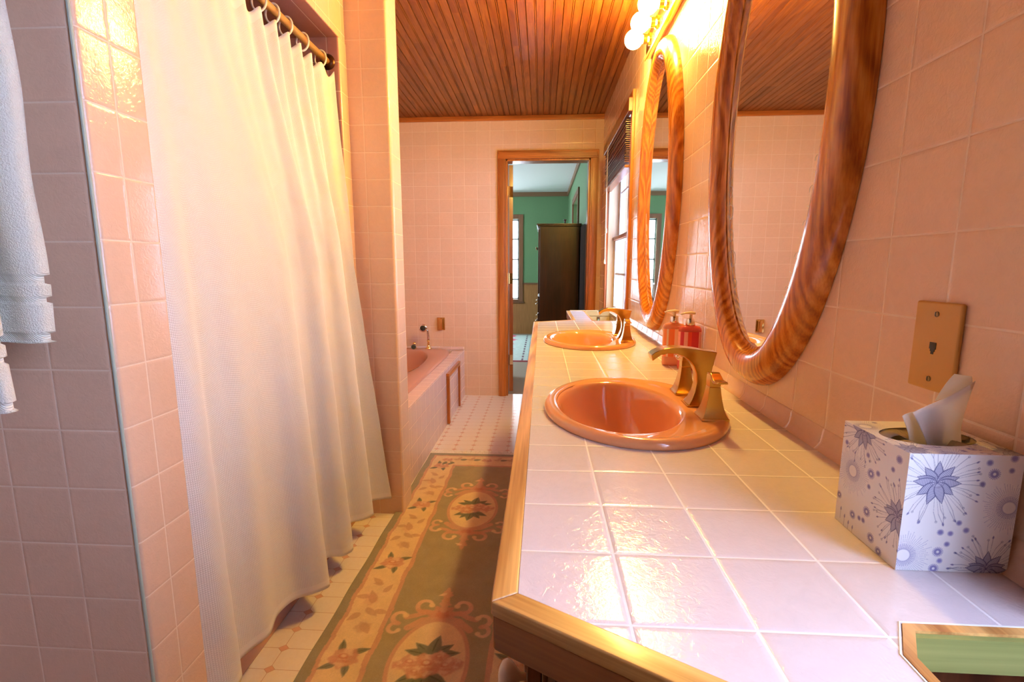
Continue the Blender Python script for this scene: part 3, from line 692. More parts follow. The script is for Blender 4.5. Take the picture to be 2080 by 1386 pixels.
def curtain():
    NU, NV = 520, 150
    top = []
    n_pl = 13
    ty = np.linspace(.975, 2.004, n_pl*2+1)
    for i, y in enumerate(ty):
        am_ = .22+.78*min(1, max(0, (y-1.38)/.22)); top.append((-.858 + (.015 if i % 2 == 0 else -.013)*am_, y + (.006 if i % 2 else -.003)*am_))
    top[-1] = (-.832, 2.012); top[-2] = (-.846, 1.985)
    top = smoothcurve(top, NU)
    bot = [(-.800, .975), (-.770, 1.03), (-.775, 1.075), (-.812, 1.105), (-.800, 1.16), (-.782, 1.215), (-.800, 1.295), (-.786, 1.365), (-.738, 1.402), (-.709, 1.440), (-.722, 1.475), (-.775, 1.520), (-.805, 1.575),
           (-.790, 1.620), (-.738, 1.636), (-.716, 1.672), (-.732, 1.705), (-.785, 1.750), (-.808, 1.81), (-.795, 1.850), (-.748, 1.874), (-.719, 1.908), (-.735, 1.940), (-.785, 1.965), (-.800, 2.000), (-.770, 2.030), (-.722, 2.055), (-.688, 2.070)]
    bot = smoothcurve(bot, NU)
    mid = [(-.826, .985), (-.812, 1.02), (-.812, 1.06), (-.826, 1.105), (-.828, 1.16), (-.820, 1.22), (-.818, 1.30), (-.814, 1.37), (-.806, 1.43), (-.800, 1.478), (-.808, 1.520), (-.834, 1.553), (-.845, 1.60),
           (-.832, 1.64), (-.805, 1.675), (-.795, 1.705), (-.815, 1.735), (-.842, 1.77), (-.850, 1.82), (-.833, 1.855), (-.806, 1.88), (-.795, 1.91), (-.812, 1.940), (-.836, 1.962), (-.840, 1.985), (-.825, 2.000), (-.805, 2.010), (-.790, 2.016)]
    mid = smoothcurve(mid, NU)
    bm = bmesh.new(); uvl = bm.loops.layers.uv.new('uv'); grid = []
    s = np.linspace(0, 1, NU)
    for j in range(NV+1):
        v = j/NV
        if v < .42:
            f = v/.42; f = f*f*(3-2*f)*.55+f*.45; q = top*(1-f)+mid*f
        else:
            f = (v-.42)/.58; q = mid*(1-f)+bot*f
        # scalloped top: the cloth sags between the rings
        z_top = 1.905 + .014*np.cos(2*PI*s*n_pl)*1.0
        z_bot = .085 + .010*np.sin(s*9)
        z = z_top*(1-v)+z_bot*v
        wob = .0011*np.sin(z*13+s*20)*np.sin(s*57+1.3)+.0004*np.sin(z*40+s*90)
        row = [bm.verts.new((q[i, 0]+wob[i]*min(1, v*5), q[i, 1], z[i])) for i in range(NU)]
        grid.append(row)
    for j in range(NV):
        for i in range(NU-1):
            f = bm.faces.new((grid[j][i], grid[j+1][i], grid[j+1][i+1], grid[j][i+1]))
            for lp, (a, b) in zip(f.loops, ((i, j), (i, j+1), (i+1, j+1), (i+1, j))): lp[uvl].uv = (a/(NU-1)*1.75, (1-b/NV)*1.83)
    m = NT('waffle_weave_cotton'); uv = m.n('ShaderNodeUVMap', uv_map='uv').outputs[0]; P = m.sep(uv)
    wu = m.mth('ABSOLUTE', m.mth('SINE', m.mth('MULTIPLY', P[0], PI/.0055))); wv = m.mth('ABSOLUTE', m.mth('SINE', m.mth('MULTIPLY', P[1], PI/.0055)))
    cell = m.mth('MINIMUM', wu, wv)
    hem = m.mth('LESS_THAN', P[1], .028); cell = m.mth('MAXIMUM', cell, hem); topb = m.mth('GREATER_THAN', P[1], 1.80); cell = m.mth('MAXIMUM', cell, topb)
    hl = m.mth('LESS_THAN', m.mth('ABSOLUTE', m.mth('SUBTRACT', P[1], .028)), .0012)
    m.set(Base_Color=m.mix(m.mth('MULTIPLY', m.mth('SUBTRACT', 1.0, cell), .55), (.93, .92, .92), (.80, .78, .78)), Roughness=.85)
    m.bump(m.mth('SUBTRACT', cell, m.mth('MULTIPLY', hl, .8)), .5, .0014)
    tr = m.n('ShaderNodeBsdfTranslucent'); tr.inputs[0].default_value = (.85, .82, .80, 1)
    mx = m.n('ShaderNodeMixShader'); mx.inputs[0].default_value = .12; m.t.links.new(m.b.outputs[0], mx.inputs[1]); m.t.links.new(tr.outputs[0], mx.inputs[2]); m.t.links.new(mx.outputs[0], m.out.inputs[0])
    o = link('shower_curtain', bm, m.m, smooth=True)
    tag(o, 'white waffle-weave shower curtain hanging in deep folds', 'shower curtain')
    sm = o.modifiers.new('thick', 'SOLIDIFY'); sm.thickness = .0012; sm.offset = 0
curtain()

# ================================================================= TOWELS
def terry(name, x0, x1, yw, z0, z1, col, bands, label, depth=.022):
    nx, nz = 90, 260; bm = bmesh.new(); g = []
    per = []   # closed cross-section: front x0->x1 then back
    for j in range(nz+1):
        v = j/nz; z = z0+(z1-z0)*v; row = []
        th = depth*(.80 if any(a < z < b for a, b in bands) else 1.0)
        xr = x1 - (.006 if any(a < z < b for a, b in bands) else 0) - .010*v + .002*math.sin(z*23)
        for k in range(nx):
            a = 2*PI*k/nx; c, s = math.cos(a), math.sin(a)
            ex = math.copysign(abs(c)**.35, c); ey = math.copysign(abs(s)**.6, s)
            x = (x0+xr)/2 + (xr-x0)/2*ex; y = yw + th*ey + .006*math.sin(x*34+1)+.003*math.sin(x*80+z*5)
            row.append(bm.verts.new((x, y, z + .004*math.sin(x*18))))
        g.append(row)
    for j in range(nz):
        for k in range(nx): bm.faces.new((g[j][k], g[j][(k+1)%nx], g[j+1][(k+1)%nx], g[j+1][k]))
    bm.faces.new(g[0][::-1]); bm.faces.new(g[-1])
    m = NT('terry_'+name); P = m.sep(m.obj()); flat = None
    for a, b in bands:
        t = m.mth('MULTIPLY', m.mth('GREATER_THAN', P[2], a), m.mth('LESS_THAN', P[2], b)); flat = t if flat is None else m.mth('MAXIMUM', flat, t)
    nz_ = m.noise(m.pos(), 420, 2, .7); rib = m.mth('ABSOLUTE', m.mth('SINE', m.mth('MULTIPLY', m.mth('ADD', P[2], P[0]), 900)))
    h = m.mth('ADD', m.mth('MULTIPLY', nz_, m.mth('SUBTRACT', 1.0, flat)), m.mth('MULTIPLY', rib, m.mth('MULTIPLY', flat, .25)))
    m.set(Base_Color=col, Roughness=.95); m.bump(h, 1.0, .004); m.b.inputs['Sheen Weight'].default_value = .3
    o = link(name, bm, m.m, smooth=True); tag(o, label, 'towel', 'white towels by the shower'); return o
terry('bath_towel', -1.25, -.7805, .725, 1.036, 1.63, (.90, .90, .76), [(1.036, 1.050), (1.098, 1.108), (1.128, 1.142)], 'white terry towel with ribbed bands, hanging behind the longer one')
terry('hand_towel', -1.12, -.806, .672, .935, 1.63, (.90, .88, .78), [(.935, .949), (1.008, 1.018), (1.038, 1.05)], 'white terry towel at the left edge, hanging lower in front', depth=.018)
tb = empty('towel_bar', (-1.05, .70, 1.63), 'brass towel bar on the tiled wall holding both towels', 'towel bar')
part('bar', T([(-1.40, .70, 1.632), (-.80, .70, 1.632)], .008), M_brass, tb, smooth=True)
for x in (-1.38, -.82): part('bracket', T([(x, .70, 1.632), (x, YA-.0005, 1.632)], .010), M_brass, tb, smooth=True)

# ================================================================= BATHTUB
tub = empty('bathtub', (-1.22, 3.2, 0), 'rose pink drop-in bathtub in a tiled surround', 'bathtub')
TX0, TX1, TY0, TY1, ZT = -1.79, -.69, YK+.1305, YB-.0015, .42
def superel(cx, cy, a, b, p, n=96, pinch=0):
    out = []
    for k in range(n):
        t = 2*PI*k/n; c, s = math.cos(t), math.sin(t); x = a*math.copysign(abs(c)**(2/p), c); y = b*math.copysign(abs(s)**(2/p), s)
        if pinch: x *= 1-pinch*math.exp(-((y/b)**2)/.06)
        out.append((cx+x, cy+y))
    return out
part('tiled_apron', B(TX1-.012, TX1, TY0, TY1, 0, ZT-.0006), M_apron, tub)
rx0, rx1, ry0, ry1 = TX0+.03, TX1-.082, TY0+.03, TY1-.075
part('tiled_deck', PR([(TX1-.0122, TY0), (TX1-.0122, TY1), (TX0, TY1), (TX0, TY0)][::-1], ZT-.03, ZT, holes=[[(rx1-.01, ry0+.01), (rx1-.01, ry1-.01), (rx0+.01, ry1-.01), (rx0+.01, ry0+.01)]]), M_deck, tub)
part('back_ledge', B(TX0, TX1, TY1-.028, TY1, ZT+.0004, ZT+.028), M_deck, tub, bevel=.006)
bcx, bcy = -1.245, 3.18
def rect_pts(x0, x1, y0, y1, r, n=96):
    """rounded rectangle with n points, spaced by angle"""
    out = []
    cx, cy = (x0+x1)/2, (y0+y1)/2; hx, hy = (x1-x0)/2-r, (y1-y0)/2-r
    for k in range(n):
        t = 2*PI*(k)/n; c, s = math.cos(t), math.sin(t)
        # superellipse with high power
        p = 9; q = (abs(c)**p+abs(s)**p)**(-1/p); out.append((cx+(x1-x0)/2*q*c, cy+(y1-y0)/2*q*s))
    return out
def ang(cx, cy, a, b, p, n=96, pinch=0):
    out = []
    for k in range(n):
        t = 2*PI*k/n; c, s = math.cos(t), math.sin(t); q = (abs(c)**p+abs(s)**p)**(-1/p); x, y = a*q*c, b*q*s
        if pinch: x *= 1-pinch*math.exp(-(((y+.10)/b)**2)/.05)
        out.append((cx+x, cy+y))
    return out
rg = []
for (f, z) in ((0.0, ZT+.0004), (-.004, ZT+.010), (.004, ZT+.022), (.018, ZT+.026)):
    rg.append([(x, y, z) for x, y in rect_pts(rx0+f, rx1-f, ry0+f, ry1-f, .05)])
rg.append([(x, y, ZT+.026) for x, y in ang(bcx, bcy, .375, .885, 3.2, pinch=.10)])
rg.append([(x, y, ZT+.020) for x, y in ang(bcx, bcy, .365, .872, 3.2, pinch=.11)])
rg.append([(x, y, ZT-.02) for x, y in ang(bcx, bcy, .350, .850, 3.0, pinch=.12)])
rg.append([(x, y, ZT-.20) for x, y in ang(bcx, bcy, .310, .760, 3.0, pinch=.05)])
rg.append([(x, y, .07) for x, y in ang(bcx, bcy, .27, .68, 3.0)])
rg.append([(x, y, .05) for x, y in ang(bcx, bcy, .20, .55, 3.0)])
part('tub_shell', rings_mesh(rg, close0=False), M_tub, tub, autosmooth=40)
# tap fittings on the tub deck
zt = ZT+.0265
hs = empty('hand_shower', (-.985, 4.115, zt), 'chrome hand shower standing in its holder on the tub rim', 'hand shower')
part('holder', L([(.026, 0), (.027, .004), (.016, .014), (.010, .030), (.009, .060), (.013, .064), (.013, .074), (.001, .075)], c=(-.985, 4.115, zt)), M_brass, hs, smooth=True)
part('handle', T([(-.985, 4.115, zt+.070), (-.984, 4.112, zt+.11), (-.988, 4.106, zt+.155), (-.998, 4.098, zt+.180)], [.010, .011, .009, .008]), M_chrome, hs, smooth=True)
hd = part('shower_head', L([(.012, .030), (.022, .020), (.033, .006), (.035, -.004), (.032, -.010), (.024, -.011)], c=(-1.020, 4.08, zt+.185), axis='Y'), M_chrome, hs, smooth=True)
part('spray_face', L([(.024, -.0105), (.022, -.013), (.001, -.013)], c=(-1.020, 4.08, zt+.185), axis='Y'), M_dark, hd, smooth=True)
part('neck', T([(-.998, 4.098, zt+.180), (-1.012, 4.10, zt+.187)], .010), M_chrome, hs, smooth=True)
tk = empty('tub_valve_knob', (-1.110, 4.110, zt), 'dark green valve knob with brass collar beside the hand shower', 'tap')
part('collar', L([(.022, 0), (.022, .006), (.012, .020), (.012, .034), (.001, .034)], c=(-1.110, 4.110, zt)), M_brass, tk, smooth=True)
part('grip', L([(.012, .012), (.020, .004), (.022, -.016), (.018, -.024), (.001, -.025)], c=(-1.110, 4.100, zt+.018), axis='Y', seg=10), plain('dark_green_grip', (.05, .07, .06), .3), tk, smooth=False)
part('cap', L([(.013, 0), (.014, .008), (.010, .020), (.001, .024)], c=(-1.108, 4.112, zt+.034)), M_brass, tk, smooth=True)
sp = empty('tub_spout', (-1.215, 4.105, zt), 'wedge-shaped bronze tub spout next to the green valve knob', 'tap')
part('spout_body', rings_mesh([[(-1.215-h, 4.12, zt), (-1.215+h, 4.12, zt), (-1.215+h, 4.12-.02-.0, zt), (-1.215-h, 4.10, zt)] if False else [(-1.215-h, 4.12+d0, z), (-1.215+h, 4.12+d0, z), (-1.215+h, 4.12-d1, z), (-1.215-h, 4.12-d1, z)] for h, d0, d1, z in ((.034, .01, .03, zt), (.032, .01, .05, zt+.03), (.026, .01, .10, zt+.062), (.022, .01, .11, zt+.080))]), plain('bronze_spout', (.45, .20, .07), .3, .7), sp, bevel=.003)
tg = empty('brass_wall_valve', (-.895, YB, .65), 'small brass box plate on the tiled wall above the tub', 'plate')
part('back_plate', B(-.930, -.860, YB-.008, YB-.0005, .595, .708), M_brass, tg, bevel=.003)
part('raised_box', B(-.905, -.872, YB-.034, YB-.0082, .600, .703), M_brass, tg, bevel=.006)
# wooden frame round the access panel in the apron
af = empty('access_panel', (TX1, 3.64, 0), 'oak-framed access panel set in the tub apron', 'access panel')
part('frame_post', B(TX1+.0005, TX1+.022, 3.400, 3.432, .006, .352), M_oakZ, af, bevel=.003)
part('frame_post', B(TX1+.0005, TX1+.022, 3.860, 3.892, .006, .352), M_oakZ, af, bevel=.003)
part('frame_rail', B(TX1+.0005, TX1+.022, 3.400, 3.892, .352, .384), M_oakY, af, bevel=.003)
part('inset_panel', B(TX1+.0005, TX1+.006, 3.4325, 3.8595, .006, .3515), tile('tile_access_panel_daylit', 'Y', .02, 'Z', .42-.006, base=(.78, .60, .58)), af)  # inset tile carries the apron's daylight tint in its colour

# ================================================================= BLIND, PLATE
bl = empty('wooden_blind', (W, 3.33, 2.05), 'dark wooden venetian blind drawn up at the top of the window', 'blind')
part('valance', B(W-.040, W-.0165, 2.80, 3.87, 1.985, 2.055), wood('blind_valance_wood', 'Y', (.14, .035, .012), (.30, .10, .035)), bl, bevel=.003)
bm = bmesh.new(); random.seed(3)
for k in range(22):
    z = 1.978-k*.0112; t = random.uniform(-.003, .003); x0 = W-.036+random.uniform(-.004, .004)
    box(bm, x0, x0+.046, 2.885, 3.785, z-.003+t*.2, z+.0005+t*.2)
part('stacked_slats', bm, wood('blind_slat_wood', 'Y', (.08, .022, .010), (.24, .07, .028)), bl)
part('bottom_rail', B(W-.038, W+.014, 2.885, 3.785, 1.708, 1.724), wood('blind_rail_wood', 'Y', (.14, .035, .012), (.30, .10, .035)), bl, bevel=.003)
M_cord = plain('cream_cord', (.72, .62, .45), .7)
for yy, zb in ((3.60, 1.42), (3.63, 1.20), (3.60, 1.20)):
    c = part('pull_cord', T([(W-.043, yy, 2.0), (W-.043, yy-.004, (2.0+zb)/2), (W-.041, yy, zb)], .0013, seg=6), M_cord, bl)
    if not (yy == 3.60 and zb == 1.20): part('tassel', L([(.002, .01), (.006, .0), (.008, -.02), (.007, -.026), (.001, -.027)], c=(W-.041, yy, zb), seg=12), M_cord, c, smooth=True)
pl = empty('phone_wall_plate', (W, .632, 1.052), 'tan telephone jack plate with two screws on the tiled wall', 'wall plate')
part('plate', B(W-.0062, W-.0003, .596, .667, .996, 1.108), plain('tan_plastic', (.62, .33, .085), .45), pl, bevel=.0042, seg=4)
for z in (1.093, 1.011):
    s = part('screw', L([(.0036, 0), (.0036, -.0008), (.0025, -.0016), (.0001, -.0018)], c=(W-.0062, .6315, z), axis='X', seg=18), plain('bronze_screw', (.30, .20, .10), .35, .9), pl, smooth=True)
    part('slot', B(W-.0083, W-.0076, .6312, .6320, z-.0027, z+.0027), M_dark, s)
part('jack_socket', boxes((W-.0068, W-.0060, .6265, .6365, 1.0490, 1.0575), (W-.0068, W-.0060, .6280, .6350, 1.0460, 1.0490), (W-.0068, W-.0060, .6295, .6335, 1.0425, 1.0460)), M_dark, pl, label='small dark telephone socket')

# ================================================================= SOAP BOTTLES
def bottle(cx, cy, label, liquid, paper, stripes, seedv):
    t = empty('soap_pump_bottle', (cx, cy, ZC), label, 'bottle', 'soap bottles by the wall'); a, b = .0335, .021; h = .132; n = 64
    def el(s, z, e=2.6):
        out = []
        for k in range(n):
            tt = 2*PI*k/n; c, s_ = math.cos(tt), math.sin(tt); q = (abs(c)**e+abs(s_)**e)**(-1/e); out.append((cx+a*s*q*c, cy+b*(s if s < 1 else 1)*q*s_, z))
        return out
    z0 = ZC+.0004
    gm = plain('tinted_bottle_'+str(seedv), liquid, .06, 0, Transmission_Weight=.45, IOR=1.2)
    part('bottle_body', rings_mesh([el(.88, z0), el(.97, z0+.002), el(1., z0+.006), el(1., z0+h-.008), el(.97, z0+h-.002), el(.85, z0+h+.003), el(.42, z0+h+.0065), el(.38, z0+h+.012)]), gm, t, autosmooth=60)
    # wrap label: stripes of its own
    rs = random.Random(seedv); bm = bmesh.new(); zA, zB = z0+.030, z0+h-.012; m = 96
    A = [None]*m; C = [None]*m
    for k in range(m):
        tt = 2*PI*k/m; c, s_ = math.cos(tt), math.sin(tt); q = (abs(c)**2.6+abs(s_)**2.6)**(-1/2.6)
        x, y = cx+(a+.0004)*q*c, cy+(b+.0004)*q*s_; A[k] = bm.verts.new((x, y, zA)); C[k] = bm.verts.new((x, y, zB))
    mats = [plain('label_paper_%d' % seedv, paper, .4)]+[plain('label_stripe_%d_%d' % (seedv, i), c, .4) for i, c in enumerate(stripes)]
    cur = 0; left = 0
    for k in range(m):
        if left <= 0: cur = rs.randrange(len(mats)); left = rs.randint(2, 6)
        left -= 1; f = bm.faces.new((A[k], A[(k+1)%m], C[(k+1)%m], C[k])); f.material_index = cur
    part('paper_label', bm, mats, t)
    part('collar', L([(.012, 0), (.0125, .002), (.0125, .018), (.011, .020), (.001, .020)], c=(cx, cy, z0+h+.008), seg=28), M_chrome, t, smooth=False, autosmooth=40)
    pm = plain('cream_pump_plastic', (.82, .66, .48), .35)
    p = part('pump_stem', L([(.0045, 0), (.0045, .013), (.001, .013)], c=(cx, cy, z0+h+.028), seg=16), pm, t, smooth=True)
    part('pump_nozzle', T([(cx+.012, cy, z0+h+.0445), (cx, cy, z0+h+.045), (cx-.018, cy-.001, z0+h+.0445), (cx-.032, cy-.002, z0+h+.0415)], [.0060, .0075, .0052, .0034], seg=14, squash=.6), pm, p, smooth=True)
bottle(.428, 1.585, 'soap pump bottle with clear and orange front, left of the pair', (.95, .42, .28), (.92, .62, .46), [(.90, .25, .08), (.95, .72, .55), (.85, .38, .2)], 5)
bottle(.4585, 1.515, 'soap pump bottle with red and pink striped label, right of the pair', (.85, .16, .14), (.90, .40, .36), [(.62, .02, .05), (.80, .06, .05), (.92, .45, .42)], 11)

# ================================================================= PAINTED PATTERNS (woven / printed designs held as vertex colours)
class Canvas:
    """small raster in metres: x right, y up"""
    def __init__(s, x0, x1, y0, y1, step, base):
        s.nx = int(round((x1-x0)/step))+1; s.ny = int(round((y1-y0)/step))+1
        s.x = np.linspace(x0, x1, s.nx); s.y = np.linspace(y0, y1, s.ny); s.st = step
        s.X, s.Y = np.meshgrid(s.x, s.y); s.C = np.empty((s.ny, s.nx, 3), np.float32); s.C[:] = base
    def win(s, xa, xb, ya, yb):
        i0 = max(0, np.searchsorted(s.x, xa)); i1 = min(s.nx, np.searchsorted(s.x, xb)+1); j0 = max(0, np.searchsorted(s.y, ya)); j1 = min(s.ny, np.searchsorted(s.y, yb)+1)
        return slice(j0, j1), slice(i0, i1)
    def put(s, w, a, col):
        if a.size == 0: return
        a = np.clip(a, 0, 1)[..., None]; s.C[w] = s.C[w]*(1-a)+np.array(col, np.float32)*a
    def seg(s, p, q, wd, col, al=1., dash=0):
        m = wd+s.st*1.5; w = s.win(min(p[0], q[0])-m, max(p[0], q[0])+m, min(p[1], q[1])-m, max(p[1], q[1])+m)
        X, Y = s.X[w], s.Y[w]
        if X.size == 0: return
        dx, dy = q[0]-p[0], q[1]-p[1]; L2 = dx*dx+dy*dy+1e-12; t = np.clip(((X-p[0])*dx+(Y-p[1])*dy)/L2, 0, 1)
        d = np.hypot(X-p[0]-t*dx, Y-p[1]-t*dy); a = np.clip((wd-d)/s.st+.5, 0, 1)*al
        if dash: a = a*(np.sin(t*math.sqrt(L2)/dash*2*PI) > -.35)
        s.put(w, a, col)
    def path(s, pts, wd, col, al=1.):
        for p, q in zip(pts, pts[1:]): s.seg(p, q, wd, col, al)
    def ell(s, cx, cy, rx, ry, col, al=1., rot=0., soft=None, ring=0, nz=0):
        R = max(rx, ry)*1.25+s.st*2+ring; w = s.win(cx-R, cx+R, cy-R, cy+R); X, Y = s.X[w]-cx, s.Y[w]-cy
        if X.size == 0: return
        c, n = math.cos(rot), math.sin(rot); u, v = (X*c+Y*n)/rx, (-X*n+Y*c)/ry
        r = np.hypot(u, v)
        if nz: th = np.arctan2(v, u); r = r*(1+nz*np.sin(th*5+cx*99)+nz*.6*np.sin(th*9+cy*77))
        d = (1-r)*min(rx, ry)
        a = np.clip(d/(soft or s.st)+.5, 0, 1)
        if ring: a = a*np.clip((ring-d)/(soft or s.st)+.5, 0, 1)
        s.put(w, a*al, col)
    def leaf(s, p, ang_, ln, wd, col, al=1., vein=None, bend=0.):
        """pointed leaf from p towards ang_"""
        R = ln*1.2; w = s.win(p[0]-R, p[0]+R, p[1]-R, p[1]+R); X, Y = s.X[w]-p[0], s.Y[w]-p[1]
        if X.size == 0: return
        c, n = math.cos(ang_), math.sin(ang_); u, v = (X*c+Y*n)/ln, (-X*n+Y*c)
        v = v - bend*ln*u*(1-0*u)*u
        hw = wd*np.clip(np.sin(np.clip(u, 0, 1)**.75*PI), 0, 1)
        a = np.clip((hw-np.abs(v))/s.st+.5, 0, 1)*(u > 0)*(u < 1)
        s.put(w, a*al, col)
        if vein is not None: s.put(w, np.clip((wd*.10-np.abs(v))/s.st+.5, 0, 1)*(u > .08)*(u < .8)*al, vein)

def grid_part(Ps, Cs, faces=None):
    me_v, me_f, cols, off = [], [], [], 0
    for P, C, keep in zip(Ps, Cs, faces or [None]*len(Ps)):
        h, w = P.shape[:2]; me_v.append(P.reshape(-1, 3)); cols.append(C.reshape(-1, 3)); idx = np.arange(h*w).reshape(h, w)+off
        f = np.stack([idx[:-1, :-1], idx[:-1, 1:], idx[1:, 1:], idx[1:, :-1]], -1)
        f = f.reshape(-1, 4) if keep is None else f[keep]
        me_f.append(f); off += h*w
    V = np.concatenate(me_v); F = np.concatenate(me_f); C = np.concatenate(cols)
    me = bpy.data.meshes.new('painted'); me.vertices.add(len(V)); me.vertices.foreach_set('co', V.astype(np.float32).ravel())
    me.loops.add(len(F)*4); me.loops.foreach_set('vertex_index', F.astype(np.int32).ravel()); me.polygons.add(len(F)); me.polygons.foreach_set('loop_start', np.arange(0, len(F)*4, 4, dtype=np.int32))
    me.update(calc_edges=True); me.validate()
    a = me.color_attributes.new('paint', 'FLOAT_COLOR', 'POINT'); a.data.foreach_set('color', np.concatenate([C, np.ones((len(C), 1))], 1).astype(np.float32).ravel())
    return me
def painted_mat(name, rough, bump=None, fuzz=0):
    m = NT(name); at = m.n('ShaderNodeAttribute', attribute_name='paint')
    c = at.outputs['Color']
    if fuzz:
        f = m.noise(m.pos(), 330, 3, .8); g = m.mth('MULTIPLY_ADD', f, fuzz*2, 1-fuzz); c = m.mix(1.0, c, m.comb(g, g, g), 'MULTIPLY')
        f2 = m.noise(m.pos(), 14, 3, .6); g2 = m.mth('MULTIPLY_ADD', f2, .35, .82); c = m.mix(1.0, c, m.comb(g2, g2, g2), 'MULTIPLY')
        m.bump(f, .7, .003); m.b.inputs['Sheen Weight'].default_value = .15
    m.set(Base_Color=c, Roughness=rough); return m.m

